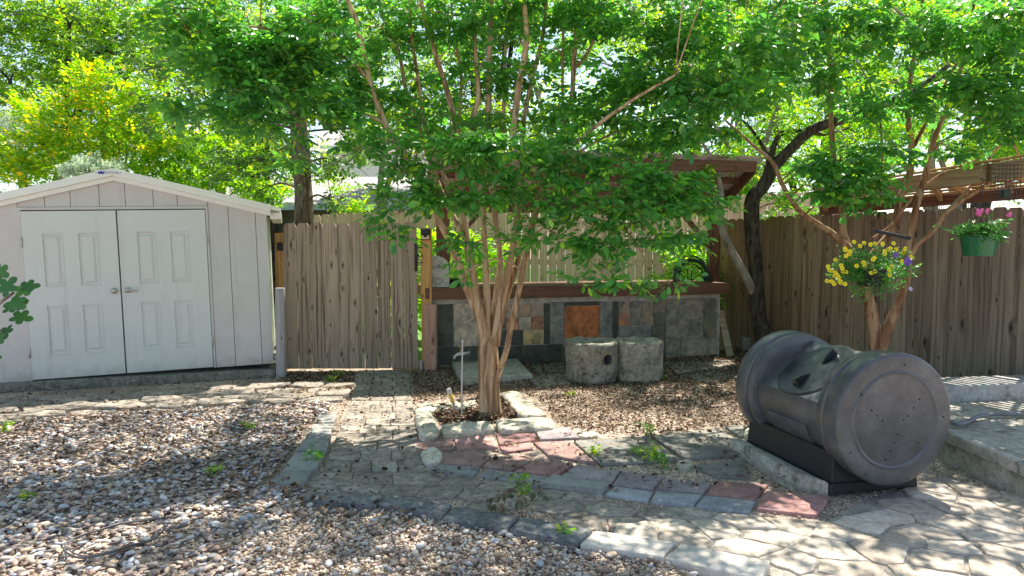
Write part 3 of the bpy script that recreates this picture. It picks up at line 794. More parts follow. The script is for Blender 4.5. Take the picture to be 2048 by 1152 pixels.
def door(x0, x1, leverside, name='door', knob='knob'):
    d = None; mb = MB(); w = x1 - x0
    # stiles and rails as a frame, recessed panels with raised fields
    px = [(x0 + .17 * w / .88, x0 + .37 * w / .88), (x0 + .50 * w / .88, x0 + .70 * w / .88)]
    pz = [(.26, .80), (.99, 1.57)] if True else []
    xs = [x0, px[0][0], px[0][1], px[1][0], px[1][1], x1]; zs = [.012, pz[0][0], pz[0][1], pz[1][0], pz[1][1], DH]
    y0, y1 = -.022, .02
    for i in range(5):
        for j in range(5):
            rec = (i in (1, 3)) and (j in (1, 3))
            if not rec: mb.add([(xs[i], y0, zs[j]), (xs[i + 1], y0, zs[j]), (xs[i + 1], y0, zs[j + 1]), (xs[i], y0, zs[j + 1])], [(0, 1, 2, 3)])
            else:
                a, b_, c_, e = xs[i], xs[i + 1], zs[j], zs[j + 1]
                rg = []
                for ins, yy in ((0, y0), (.004, y0 - .004), (.012, y0 - .004), (.016, y0 + .012), (.034, y0 + .012), (.056, y0 - .001)):
                    rg.append([(a + ins, yy, c_ + ins), (b_ - ins, yy, c_ + ins), (b_ - ins, yy, e - ins), (a + ins, yy, e - ins)])
                vs = [v for r_ in rg for v in r_]
                fs = [(k * 4 + t, k * 4 + (t + 1) % 4, (k + 1) * 4 + (t + 1) % 4, (k + 1) * 4 + t) for k in range(5) for t in range(4)] + [(20, 21, 22, 23)]
                mb.add(vs, fs)
    X0, X1, Z0, Z1 = x0, x1, .012, DH
    mb.add([(X0, y0, Z0), (X1, y0, Z0), (X1, y1, Z0), (X0, y1, Z0), (X0, y0, Z1), (X1, y0, Z1), (X1, y1, Z1), (X0, y1, Z1)], [(0, 3, 2, 1), (4, 5, 6, 7), (1, 2, 6, 5), (0, 4, 7, 3), (2, 3, 7, 6)])
    d = mb.build('door', m_white, shed)
    # hardware
    mb = MB(); kx = x1 - .055 if not leverside else x0 + .06; kz = .93
    Mx = frame((kx, y0, kz), (1, 0, 0), (0, -1, 0))
    mb.lathe([(.033, 0), (.033, .006), (.026, .010), (.012, .014), (.012, .035)], 20, Mx)
    if not leverside: mb.lathe([(.012, .03), (.024, .038), (.029, .052), (.026, .064), (.014, .070)], 20, Mx); mb.build('door_knob', m_steel, d, smooth=50)
    else:
        mb.tube([(kx, y0 - .035, kz), (kx + .015, y0 - .045, kz), (kx + .05, y0 - .046, kz - .002), (kx + .10, y0 - .044, kz - .012)], [.011, .012, .010, .007], 10); mb.build('door_lever', m_steel, d, smooth=60)
    hx = x0 - .008 if not leverside else x1 + .008
    for hz in (.25, 1.42): 
        mb = MB(); mb.lathe([(.007, 0), (.009, .004), (.009, .10), (.007, .104)], 10, Matrix.Translation((hx, y0 - .006, hz))); mb.build('hinge', m_steel, d, smooth=50)
door(.0, .885, False); door(.900, DW, True)
# maker's badge on the ridge
mb = MB(); mb.box(APX - .16, APX + .13, -.089, -.086, APZ - .005 + .03, APZ + .075, b=.001)
bd = mb.build('badge', m_trim, shed)
m_blue = plain('badge_blue', (.02, .03, .35), .5); m_blue2 = plain('badge_blue_grey', (.12, .14, .36), .5)
mb = MB(); cx, cz = APX - .105, APZ + .045
def xz(mb, pts_, y0, y1):
    n = len(pts_); mb.add([(x, y0, z) for x, z in pts_] + [(x, y1, z) for x, z in pts_], [list(range(n)), list(range(n, 2 * n))[::-1]] + [(i, (i + 1) % n, n + (i + 1) % n, n + i) for i in range(n)])
xz(mb, [(cx - .022, cz - .014), (cx + .028, cz - .014), (cx + .034, cz + .02), (cx + .014, cz + .006), (cx + .003, cz + .026), (cx - .008, cz + .006), (cx - .028, cz + .02)], -.093, -.0895)
mb.build('crown_emblem', m_blue, bd); mb = MB()
xz(mb, [(cx - .05, cz), (cx - .044, cz - .006), (cx - .038, cz), (cx - .044, cz + .006)], -.093, -.0895)
mb.build('badge_star', m_blue, bd); mb = MB()
xz(mb, [(cx + .182, cz), (cx + .188, cz - .006), (cx + .194, cz), (cx + .188, cz + .006)], -.093, -.0895)
mb.build('badge_star', m_blue, bd)
def text(body, size, name, mat, parent, M, ext=.001, sx=1.0):
    cu = bpy.data.curves.new(name, 'FONT'); cu.body = body; cu.size = size; cu.extrude = ext; cu.align_x = 'CENTER'; cu.align_y = 'CENTER'
    t = bpy.data.objects.new(name + '_tmp', cu); COL.objects.link(t)
    dg = bpy.context.evaluated_depsgraph_get(); me = bpy.data.meshes.new_from_object(t.evaluated_get(dg))
    COL.objects.unlink(t); bpy.data.objects.remove(t)
    me.name = name; me.transform(M @ Matrix.Diagonal((sx, 1, 1, 1))); me.materials.clear(); me.materials.append(mat)
    o = bpy.data.objects.new(name, me); return link(o, parent)
TXM = Matrix.Rotation(R(90), 4, 'X')
text('ROYAL', .036, 'badge_lettering', m_blue2, bd, Matrix.Translation((cx + .105, -.0905, cz)) @ TXM, .001, 1.25)
# slab the shed stands on
mb = MB(); o_ = A.copy(); o_.z = 0
Mx = Matrix.Translation(o_) @ Matrix.Rotation(ang, 4, 'Z')
poly = [(Mx @ Vector(p)).to_2d() for p in ((-1.6, -.10, 0), (2.45, -.10, 0), (2.45, 2.4, 0), (-1.6, 2.4, 0))]
slab(mb, [tuple(p) for p in poly], .098, jit=.012, ch=.015, step=.08)
tag(mb.build('shed_slab', m_shedslab, smooth=40), kind='structure')

# ------------------------------------------------------------------ fences and gate
def board(mb, x, w, z0, z1, th=.018, y=0., dog=.028, lean=0., bow=0.):
    d = dog; k = .6
    prof = [(-w / 2, z0), (w / 2, z0), (w / 2, z1 - d * 1.25), (w / 2 - d * .35, z1 - d * .55), (w / 2 - d * .95, z1), (-w / 2 + d * .95, z1), (-w / 2 + d * .35, z1 - d * .55), (-w / 2, z1 - d * 1.25)]
    n = len(prof)
    vs = [(x + a + lean * (z - z0), y, z) for a, z in prof] + [(x + a + lean * (z - z0), y + th, z) for a, z in prof]
    mb.add(vs, [list(range(n)), list(range(n, 2 * n))[::-1]] + [(i, (i + 1) % n, n + (i + 1) % n, n + i) for i in range(n)])
YG = 8.48
gl = pt(572, 745, YG); gr = pt(836, 740, YG); GW = gr.x - gl.x
gate = thing('wooden_gate', 'closed gate of ten weathered vertical boards with rounded tops', 'gate', (gl.x, YG, 0))
nb = 10; pw = GW / nb
for k in range(nb):
    mb = MB(); ww = pw - rnd.uniform(.003, .010)
    board(mb, 0, ww, 0, 1.78 + rnd.uniform(-.008, .008), th=.018, dog=.038)
    mb.build('board', m_gatewood, gate, loc=(pw * (k + .5), rnd.uniform(-.003, .003), .03 + rnd.uniform(-.006, .006)), rot=(0, rnd.uniform(-.003, .003), 0))
mb = MB()
for z in (.3, .95, 1.55): mb.box(.0, GW, .022, .06, z, z + .09, b=.004)
mb.beam((.05, .045, .4), (GW - .05, .045, 1.55), .03, .09)
mb.build('rail', m_orangex, gate)
mb = MB()  # latch
mb.box(GW - .03, GW + .01, -.012, -.001, 1.22, 1.56, b=.003)
mb.box(GW - .02, GW + .03, -.022, -.012, 1.40, 1.44, b=.003); mb.tube([(GW - .012, -.02, 1.25), (GW - .012, -.045, 1.27), (GW - .012, -.045, 1.36), (GW - .012, -.02, 1.38)], .006, 8)
for z in (1.32, 1.4, 1.5): mb.box(GW + .012, GW + .075, -.012, -.004, z, z + .014)
mb.build('latch', m_black, gate, smooth=40)
for z in (1.47, .33):
    mb = MB(); mb.box(-.075, -.004, -.004, .004, z, z + .10, b=.003)
    for dz in (.015, .05, .085): mb.lathe([(.006, 0), (.006, .004), (.002, .006)], 8, frame((-.03, -.004, z + dz), (1, 0, 0), (0, -1, 0)))
    mb.build('hinge', m_black, gate, smooth=40)
# posts at the gate
def post(px0, px1, pytop, Y, mat, name, lab, cat, th=.09, zb=-.05, lean=0., group=None):
    a = pt(px0, pytop, Y); b_ = pt(px1, pytop, Y); mb = MB()
    mb.box(0, b_.x - a.x, 0, th, zb, a.z, b=.005)
    o = mb.build(name, mat); o.location = (a.x, Y, 0); o.rotation_euler = (0, lean, 0)
    return tag(o, lab, cat, group)
post(549, 567, 466, 8.50, m_orange, 'gate_post', 'orange treated post between the shed and the gate hinges', 'post')
post(841, 862, 456, 8.50, m_orange, 'gate_post', 'orange treated post on the latch side of the gate', 'post')
post(548, 566, 576, 8.0, m_greypost, 'stub_post', 'short silver grey weathered post in front of the orange hinge post', 'post', th=.06, lean=R(.4))
# latch side sign/light box
q = pt(851, 469, 8.49)
t = thing('solar_wall_light', 'small black square solar light on top of the orange latch post', 'light', q)
mb = MB(); mb.box(-.058, .058, -.022, .008, -.068, .068, b=.006); mb.build('housing', m_black, t, smooth=30)
mb = MB(); mb.box(-.048, .048, -.027, -.0225, -.058, -.01, b=.003); mb.build('lens', plain('amber_lens', (.62, .48, .28), .3), t)
mb = MB(); mb.box(-.045, .045, -.045, -.0225, .0, .05, b=.01); mb.box(-.02, .02, -.036, -.0225, -.035, -.002, b=.006); mb.build('sensor_head', m_black, t, smooth=30)

def fence(name, a, b_, ztop, zbot, mat, lab, pitch=.142, vary=.012, dog=.026, seed=1, rails=(.35, 1.1, 1.75), slope=0., lap=0.0, gap=.004):
    rr = random.Random(seed)
    a = Vector(a); b_ = Vector(b_); L = (b_ - a).length; an = math.atan2(b_.y - a.y, b_.x - a.x)
    t = thing(name, lab, 'fence', (a.x, a.y, 0), an)
    mb = MB(); n = int(L / pitch)
    for k in range(n):
        x = (k + .5) * pitch
        board(mb, x, pitch - rr.uniform(gap * .4, gap * 1.4), zbot, ztop + slope * x + rr.uniform(-vary, vary), y=rr.uniform(-.004, .004) + (-.012 if (lap and k % 2) else 0), dog=dog, lean=rr.uniform(-.003, .003))
    mb.build('board_panel', mat, t)
    mb = MB()
    for z in rails: mb.box(0, L, .024, .062, z, z + .09, b=.004)
    mb.build('rail', m_greybeam, t)
    for k in range(int(L / 2.4) + 1):
        mb = MB(); mb.box(k * 2.4 - .045, k * 2.4 + .045, .064, .154, -.05, ztop + slope * k * 2.4 - .1, b=.004); mb.build('post', m_greybeam, t)
    return t
# the brown side fence running towards the camera on the right
f0 = pt(1424, 640, 10.62); f1 = pt(2048, 640, 7.02); d = (f1 - f0).to_2d().normalized(); f2 = f0.to_2d() + d * 5.4
fence('side_fence', (f0.x, f0.y), (f2.x, f2.y), 1.92, .0, m_fencewood, 'brown cedar fence with dog eared tops along the right side', slope=.004, vary=.014)
# pale fence across the back
YB = 11.4
fence('back_fence', (pt(588, 430, YB).x, YB), (pt(1760, 430, YB).x, YB), 2.0, .62, m_newfence, 'pale pine fence behind the gate and the counter', dog=.03, rails=(.7, 1.2, 1.8), slope=.045, gap=.007, vary=.008)

# ------------------------------------------------------------------ tiled counter
CL = gd(866, 738); CR = gd(1437, 713)
cang = math.atan2(CR.y - CL.y, CR.x - CL.x); CLen = (CR - CL).to_2d().length
counter = thing('outdoor_counter', 'long outdoor counter with slate tiled front and red stained plank top', 'counter', (CL.x, CL.y, 0), cang)
H = 1.015
mb = MB(); mb.box(.012, CLen - .012, .012, .75, 0, .88); mb.build('base', m_kerbconc, counter)
# slate tiles: u from 0..1 across, v 0..1 up, read off the photo
TC = {'g': (.13, .125, .095), 'd': (.06, .066, .055), 'l': (.36, .31, .25), 'p': (.30, .235, .185), 'r': (.34, .165, .10), 'o': (.38, .125, .04), 'y': (.44, .34, .17), 'b': (.20, .20, .185), 't': (.25, .2, .155), 's': (.24, .22, .18)}
def tilemat(k, c):
    b = NB('slate_tile_' + {'g': 'grey', 'd': 'dark', 'l': 'pale', 'p': 'pinkish', 'r': 'red', 'o': 'rusty', 'y': 'yellow', 'b': 'blue', 't': 'tan', 's': 'sand'}[k]); r = b.island()
    v = b.vadd(b.obj(), b.comb(b.math('MULTIPLY', r, 31.), 0., b.math('MULTIPLY', r, 11.)))
    n = b.noise(v, 5, 5, .65, .8); n2 = b.noise(v, 16, 4, .7, .5)
    f = b.math('ADD', b.math('MULTIPLY', n, .6), b.math('MULTIPLY', n2, .4))
    hot = (min(1, c[0] * 1.75), c[1] * 1.5, c[2] * 1.25)
    cc = b.ramp(f, [(.38, tuple(x * .45 for x in c)), (.5, c), (.62, hot)])
    w_ = b.math('MULTIPLY_ADD', r, .35, .82); cc = b.mix(1., cc, b.comb(w_, w_, w_), 'MULTIPLY')
    b.bump(f, .5, .012)
    return b.fin(cc, .55, 0, .4)
keys = list(TC); tmats = [tilemat(k, TC[k]) for k in keys]
# (x0,x1,y0,y1,key) in zoomed photo pixels: x 155..1770, y 215..(bottom)
TL = [(160, 248, 255, 500, 'd'), (251, 390, 250, 498, 'l'), (160, 390, 500, 602, 'd'), (393, 640, 498, 596, 'd'), (642, 876, 488, 592, 'd'), (878, 900, 488, 590, 'g'), (393, 500, 250, 400, 'p'), (502, 552, 250, 320, 'p'), (502, 552, 322, 402, 'g'), (393, 650, 405, 495, 'd'),
      (555, 625, 255, 328, 'p'), (555, 625, 330, 402, 'r'), (628, 697, 255, 328, 'p'), (628, 697, 330, 402, 'l'), (700, 770, 252, 326, 'p'), (700, 770, 328, 400, 'r'), (652, 770, 403, 485, 'y'),
      (773, 805, 250, 484, 'd'), (808, 888, 242, 482, 'b'), (891, 1090, 240, 262, 'd'), (891, 1090, 264, 484, 'o'), (1093, 1166, 238, 484, 'b'), (1169, 1198, 238, 484, 'd'),
      (1201, 1268, 238, 306, 't'), (1201, 1265, 308, 380, 'r'), (1271, 1336, 238, 378, 's'), (1339, 1402, 236, 376, 't'), (1405, 1470, 234, 302, 't'), (1405, 1470, 304, 378, 'g'), (1201, 1390, 383, 484, 'b'), (1393, 1470, 381, 484, 'g'),
      (1473, 1690, 222, 452, 's'), (1693, 1766, 220, 448, 'g'), (903, 1100, 488, 588, 'g'), (1102, 1300, 488, 584, 'g'), (1302, 1470, 487, 580, 'd'), (1473, 1554, 456, 574, 's'), (1557, 1766, 452, 566, 's')]
def tmap(zx, zy):
    px = 820 + zx / 2.88; py = 520 + zy / 2.88
    # intersect the view ray with the counter's front plane
    a = pt(px, py, 1.0) - Vector((0, 0, EYE)); n = Vector((-math.sin(cang), math.cos(cang), 0))
    o = Vector((0, 0, EYE)); tt = (Vector((CL.x, CL.y, 0)) - o).dot(n) / a.dot(n)
    P = o + a * tt - Vector((CL.x, CL.y, 0))
    return P.x * math.cos(cang) + P.y * math.sin(cang), P.z
mb = MB()
for (x0, x1, y0, y1, k) in TL:
    m = (x0 + x1) / 2
    u0, _ = tmap(x0, (y0 + y1) / 2); u1, _ = tmap(x1, (y0 + y1) / 2); _, z1 = tmap(m, y0); _, z0 = tmap(m, y1)
    mb.mi = keys.index(k); g_ = .0035
    mb.box(u0 + g_ * .3, u1 - g_ * .3, -.002 + rnd.uniform(-.002, .002), .0115, max(.004, z0 + g_ * .3), z1 - g_ * .3, b=.002)
x = .03
for w_ in (.28, .42, .35, .3, .2, .24, .2, .3, .26, .3, .22, .36, .25, .3):
    if x + w_ > CLen: w_ = CLen - x - .02
    if w_ < .05: break
    mb.mi = keys.index(rnd.choice('rplrtgs')); _, zz = tmap(900, 246)
    mb.box(x, x + w_ - .004, -.001, .0115, .845 + .012, .93, b=.002); x += w_
mb.build('tiling', tmats, counter, smooth=25)
mb = MB(); mb.box(-.02, .0115, -.004, .70, 0, .9, b=.003); mb.build('end_panel', m_kerbconc, counter); mb = MB(); mb.box(CLen - .0115, CLen + .006, -.004, .75, 0, .9, b=.003)
mb.build('end_panel', m_kerbconc, counter)
mb = MB()
mb.box(-.10, CLen + .09, -.105, -.065, H - .135, H + .005, b=.006); mb.box(-.098, -.06, -.064, .84, H - .135, H, b=.005); mb.box(CLen + .05, CLen + .088, -.064, .84, H - .135, H, b=.005)
mb.build('fascia_board', m_redx, counter)
mb = MB()
for k in range(6): mb.box(-.055, CLen + .045, -.061 + k * .15, -.061 + k * .15 + .143, H - .035, H + rnd.uniform(-.002, .002), b=.005)
mb.build('plank_top', m_redx, counter)
mb = MB(); mb.box(-.005, CLen + .0, -.06, .8, .90, H - .04); mb.build('subframe', m_redx, counter)
# board standing at the counter's left end
q0 = pt(848, 609, 8.42); q1 = pt(872, 609, 8.42)
mb = MB(); mb.box(0, q1.x - q0.x, 0, .03, 0, q0.z, b=.004); tag(mb.build('plank', m_pinkboard, loc=(q0.x, 8.42, 0)), 'upright faded red plank at the left end of the tiled counter', 'plank')
# tap on the counter front
q = pt(924, 706, 8.60)
tp = thing('garden_tap', 'white painted garden tap with brass handle on the tiled counter front', 'tap', q)
m_tapw = plain('flaking_white', (.62, .62, .58), .4, .3); m_brass = plain('brass', (.45, .28, .1), .35, .8)
mb = MB(); mb.tube([(.09, .06, .0), (.05, -.03, .0), (.0, -.06, 0), (-.05, -.07, -.005), (-.085, -.075, -.03), (-.09, -.076, -.06)], [.016, .018, .024, .02, .016, .015], 12); mb.build('spout', m_tapw, tp, smooth=60)
mb = MB(); mb.lathe([(.016, .01), (.018, .03), (.012, .045), (.006, .05), (.006, .085)], 12, Matrix.Translation((-.01, -.06, 0))); mb.build('stem', m_brass, tp, smooth=50)
mb = MB(); mb.tube([(-.055, -.06, .085), (-.01, -.06, .09), (.035, -.06, .085)], [.008, .011, .008], 8); mb.build('handle', m_brass, tp, smooth=60)

# ------------------------------------------------------------------ mailbox on the counter
def cloc(u, v, z): return Vector((CL.x + u * math.cos(cang) - v * math.sin(cang), CL.y + u * math.sin(cang) + v * math.cos(cang), z))
mbx = thing('mailbox', 'old grey arched metal mailbox with faded black lettering, on the counter', 'mailbox', cloc(.07, .02, H + .004), cang + R(3))
W2 = .135; HB = .375; LB = .5; AR = W2
def arch(w, h, ins=0., n=14):
    r = w - ins; zc = h - w
    return [(-r, ins)] + [(r, ins)] + [(r * math.cos(a), zc + r * math.sin(a)) for a in [math.pi * k / n for k in range(n + 1)]]
def extr(mb, prof, y0, y1):
    n = len(prof); mb.add([(x, y0, z) for x, z in prof] + [(x, y1, z) for x, z in prof], [list(range(n)), list(range(n, 2 * n))[::-1]] + [(i, (i + 1) % n, n + (i + 1) % n, n + i) for i in range(n)])
m_mail = stone('old_painted_tin', [(.34, .33, .30), (.48, .47, .43), (.56, .55, .51)], 3, rough=.5, bump=.05, var=0, fine=30)
mb = MB(); extr(mb, arch(W2, HB), 0, LB); body = mb.build('body', m_mail, mbx, smooth=40)
mb = MB(); extr(mb, arch(W2 + .006, HB + .006), .06, .075); extr(mb, arch(W2 + .004, HB + .004), .28, .29); mb.build('hoop', m_mail, body, smooth=40)
mb = MB(); extr(mb, arch(W2 + .005, HB + .005, 0), -.022, -.001); dr = mb.build('front_door', m_mail, mbx, smooth=40)
m_ink = plain('faded_ink', (.05, .05, .048), .7); m_ink2 = plain('faded_grey_ink', (.17, .17, .17), .8)
mb = MB(); mb.box(-.134, .134, -.0235, -.0225, .098, .102); mb.box(-.134, .134, -.0235, -.0225, .055, .058); mb.build('ruled_lines', m_ink, dr)
text('JC MOOL', .030, 'name_lettering', m_ink, dr, Matrix.Translation((-.005, -.0232, .116)) @ TXM, .0006, 1.0)
text('R R 240', .042, 'route_lettering', m_ink2, dr, Matrix.Translation((.005, -.0232, .079)) @ TXM, .0006, 1.1)
text('78630', .038, 'postcode_lettering', m_ink2, dr, Matrix.Translation((-.005, -.0232, .036)) @ TXM, .0006, 1.1)
mb = MB()   # faded floral spray
for k in range(20):
    a = rnd.uniform(0, 6.28); cx_ = rnd.gauss(0, .05); cz_ = .235 + rnd.gauss(0, .014) + (.015 if abs(cx_) < .04 else 0)
    L_ = rnd.uniform(.012, .028); w_ = L_ * .32
    c_, s_ = math.cos(a), math.sin(a)
    pp = [(cx_ - c_ * L_, cz_ - s_ * L_ * .8), (cx_ + s_ * w_, cz_ - c_ * w_), (cx_ + c_ * L_, cz_ + s_ * L_ * .8), (cx_ - s_ * w_, cz_ + c_ * w_)]
    xz(mb, [(max(-.12, min(.12, x_)), z_) for x_, z_ in pp], -.0236 - k * .00002, -.0225)
mb.build('floral_decal', m_ink2, dr)
mb = MB(); mb.box(-.012, .012, -.04, -.0225, HB - .025, HB + .012, b=.003); mb.build('latch', m_galv, dr)
# junk beside the mailbox: dark folded pot trays
mb = MB()
for k in range(5): mb.lathe([(.06, 0), (.075, .02), (.078, .022), (.062, .004)], 18, Matrix.Translation((0, 0, k * .016)) @ Matrix.Rotation(rnd.uniform(-.1, .1), 4, 'X'), cap=False)
q = cloc(.31, .15, H + .004); tag(mb.build('plant_tray', plain('dark_tray', (.05, .035, .03), .5), loc=q, smooth=60), 'stack of dark plant trays on the counter right of the mailbox', 'tray')

# ------------------------------------------------------------------ corrugated shelter over the counter
sh = thing('shelter', 'red stained shelter with a corrugated metal roof over the counter', 'shelter', (CL.x, CL.y, 0), cang)
def toL(P):
    v = Vector((P[0] - CL.x, P[1] - CL.y, 0)); return Vector((v.x * math.cos(cang) + v.y * math.sin(cang), -v.x * math.sin(cang) + v.y * math.cos(cang), P[2]))
fr = toL(pt(1512, 322, 9.36)); bk = toL(pt(1446, 402, 10.2))
x1 = fr.x; x0 = .02; yf, zf = fr.y, fr.z; yb, zb_ = bk.y, bk.z
def rz(y): return zf + (zb_ - zf) * (y - yf) / (yb - yf)
# post positions
pr = toL(pt(1427, 500, 10.15)); pl = toL(pt(884, 500, 9.3))
yp = pr.y
for xx in (pl.x, pr.x):
    mb = MB(); mb.box(xx - .085, xx + .085, yp - .045, yp + .045, 0, rz(yp) - .14, b=.006); mb.build('post', m_redz, sh)
mb = MB()
mb.box(x0, x1, yf - .02, yf + .02, zf - .15, zf - .01, b=.005); mb.build('front_beam', m_redx, sh)
for yy in (yf + (yp - yf) * .38, yf + (yp - yf) * .72):
    mb = MB(); mb.box(x0, x1 - .04, yy - .02, yy + .02, rz(yy) - .10, rz(yy) - .012, b=.005); mb.build('purlin', m_redx, sh)
mb = MB(); mb.box(x0, x1 - .1, yp - .09, yp - .048, rz(yp) - .2, rz(yp) - .02, b=.005); mb.build('back_beam', m_redx, sh)
for xx in (x0 + .05, (x0 + x1) / 2, x1 - .02):
    mb = MB(); mb.beam((xx, yf, zf - .09), (xx, yb + .25, rz(yb + .25) - .09), .04, .14); mb.build('rafter', m_redx, sh)
zt = rz(yp) - .2
for s_, xx in ((1, pl.x), (-1, pr.x)):
    mb = MB(); mb.beam((xx + s_ * .05, yp - .02, zt - .50), (xx + s_ * .52, yp - .02, zt + .02), .045, .1, up=(0, 1, 0)); mb.build('brace', m_redx, sh)
mb = MB(); NX = 260; ya, yb2 = yf - .08, yb + .35
xs = [x0 - .06 + (x1 - x0 + .12) * i / NX for i in range(NX + 1)]
vs = []
for x_ in xs:
    c_ = .011 * math.cos(2 * math.pi * x_ / .068)
    vs += [(x_, ya, rz(ya) + c_ + .008), (x_, yb2, rz(yb2) + c_ + .008)]
mb.add(vs, [(2 * i, 2 * i + 2, 2 * i + 3, 2 * i + 1) for i in range(NX)])
rf = mb.build('corrugated_roof', stone('weathered_tin', [(.28, .23, .18), (.46, .43, .38), (.55, .53, .5)], 1.5, rough=.5, bump=.1, spots=(.3, .16, .08), var=0), sh, smooth=180)
so_ = rf.modifiers.new('thickness', 'SOLIDIFY'); so_.thickness = .0015
# hose coil hung on the shelter's post
q = pt(1381, 560, 10.0)
hose = thing('garden_hose', 'dark green garden hose coiled and hung beside the right shelter post', 'hose', q)
m_hose = plain('green_hose', (.012, .05, .035), .35)
mb = MB(); pts_ = []
for k in range(260):
    a = k / 260 * 2 * math.pi * 6.5; r_ = .235 + .035 * math.sin(a * .37 + 1) + .02 * math.sin(a * 1.13)
    pts_.append((r_ * math.cos(a) * .93, .03 * math.sin(a * .31) - k * .0004, r_ * math.sin(a) * 1.12 + .02))
mb.tube(pts_, .0125, 8); mb.build('coil', m_hose, hose, smooth=180)
mb = MB(); mb.tube([(-.03, .05, -.3), (-.03, .05, .3), (-.0, -.06, .34), (.03, .05, .3), (.03, .05, -.3)], .008, 8); mb.tube([(-.12, .04, -.4), (-.12, .04, .22)], .007, 6); mb.build('hanger', m_black, hose, smooth=180)

# ------------------------------------------------------------------ concrete planters
def planter(pxc, pyb, wpx, ytop, Y, hole, lab, seed):
    c = gd(pxc, pyb); r0 = wpx / 2 * (c.y / F) * 1.0
    cen = Vector((c.x, c.y + r0 * .8, 0)); zt_ = pt(pxc, ytop, cen.y - r0).z
    t = thing('concrete_planter', lab, 'planter', cen, group='hollow concrete planters')
    prof = [(.0, .0), (r0 * .90, 0), (r0 * .93, .02)] + [(r0 * (.94 + .06 * (k / 8)), zt_ * k / 8) for k in range(1, 8)] + [(r0 * 1.0, zt_ - .03), (r0 * .97, zt_), (r0 * .90, zt_ + .012), (r0 * .80, zt_ - .004), (r0 * .74, zt_ - .012), (r0 * .4, zt_ - .02), (0, zt_ - .02)]
    mb = MB(); mb.lathe(prof, 56, cap=False)
    # square the plan a little, roughen
    for i, v in enumerate(mb.v):
        a = math.atan2(v[1], v[0]); k = (1.0 / max(abs(math.cos(a)), abs(math.sin(a)))) ** .2 * 1.02 * (1 + .03 * math.sin(3 * a + seed))
        nv = noise.noise_vector(Vector(v) * 7 + Vector((seed * 9, 0, 0))) * .022 + noise.noise_vector(Vector(v) * 24 + Vector((seed * 9, 0, 0))) * .006
        mb.v[i] = (v[0] * k + nv.x, v[1] * k * .92 + nv.y, v[2] + nv.z * (1 if v[2] > .02 else 0))
    body = mb.build('body', m_planter, t, smooth=70)
    if hole:
        u = (hole[0] - pxc) * c.y / F; zz = pt(hole[0], hole[1], cen.y - r0 * .7).z
        yy = -math.sqrt(max(.01, r0 ** 2 - u ** 2)) * .93
        d_ = Vector((u, yy, 0)).normalized()
        Mh = frame((u * .965, yy * .965, zz), (0, 0, 1), d_)
        cut = MB(); cut.lathe([(.062, -.12), (.062, .12)], 24, Mh)
        co_ = cut.build('hole_lining', plain('hole_dark', (.03, .028, .025), .9), t)
        bm_ = body.modifiers.new('hole', 'BOOLEAN'); bm_.object = co_; bm_.operation = 'DIFFERENCE'; bm_.solver = 'EXACT'
        dg = bpy.context.evaluated_depsgraph_get(); me = bpy.data.meshes.new_from_object(body.evaluated_get(dg)); body.modifiers.clear(); body.data = me
        bpy.data.objects.remove(co_)
        # the pipe mouth behind the hole
        mb = MB(); mb.lathe([(.061, -.115), (.061, -.004), (.055, -.004), (.055, -.11), (0, -.11)], 24, Mh, cap=False)
        mb.build('pipe', m_groove, t, smooth=50)
    return t
planter(1187, 770, 112, 690, 0, (1217, 719), 'round mossy concrete planter with a pipe hole in its side', 1)
planter(1282, 767, 102, 688, 0, None, 'round mossy concrete planter without a hole, right of the other', 2)

# ------------------------------------------------------------------ compost tumbler
m_pl = stone('faded_black_plastic', [(.058, .061, .067), (.088, .091, .097), (.13, .132, .138)], 1.8, rough=.34, bump=.05, var=0, fine=90, spec=.5)
m_plbase = plain('black_plastic', (.022, .023, .025), .5)
m_lid = plain('lid_plastic', (.016, .021, .023), .33, dirt=.1)
TA = R(-13)          # axis, measured from +Y towards +X
near = Vector((2.335, 4.20, .505)); far = near + Vector((math.sin(TA), math.cos(TA), 0)) * 1.13
tum = thing('compost_tumbler', 'black barrel shaped compost tumbler with round lid on its low base', 'compost bin', (near.x, near.y, 0), -TA)
# local: x across, y along the axis away from the camera, z up
RZ = .412; zc = .505
def ring_prof(y0, y1, R_, n=72):
    pass
def lathe_y(mb, prof, n=96, cx=0., cz=zc, cut=None, cap=True):
    vs = []
    for r, y in prof:
        for k in range(n):
            a = 2 * math.pi * k / n; x_, z_ = r * math.cos(a), r * math.sin(a)
            if cut:
                nx, nz = math.cos(cut[0]), math.sin(cut[0]); d_ = x_ * nx + z_ * nz
                if d_ > cut[1]:
                    x_ -= nx * (d_ - cut[1]); z_ -= nz * (d_ - cut[1])
            vs.append((cx + x_, y, cz + z_))
    fs = [(i * n + k, (i + 1) * n + k, (i + 1) * n + (k + 1) % n, i * n + (k + 1) % n) for i in range(len(prof) - 1) for k in range(n)]
    if cap: fs.append(tuple(range(n))); fs.append(tuple((len(prof) - 1) * n + k for k in range(n))[::-1])
    return mb.add(vs, fs)
L1 = 1.13
def rim(y0, s):
    return [(r, y0 + s * y) for r, y in [(0, .0), (.283, .0), (.289, -.005), (.296, -.008), (.303, -.005), (.309, 0), (.388, -.004), (.402, .000), (.409, .006), (RZ, .016), (RZ, .115), (RZ - .004, .125), (.392, .132), (.392, .15), (RZ - .01, .158), (RZ - .012, .2), (RZ - .02, .212), (.36, .22), (.34, .225), (.15, .232)]]
mb = MB(); lathe_y(mb, rim(0, 1), cap=False); lathe_y(mb, rim(L1, -1)[::-1], cap=False)
CUT = (R(124), .258)
lathe_y(mb, [(.365, .222)] + [(.365 - .004 * (1 if k % 2 else 0), .24 + k * .081) for k in range(9)] + [(.365, L1 - .222)], cut=CUT, cap=False, n=160)
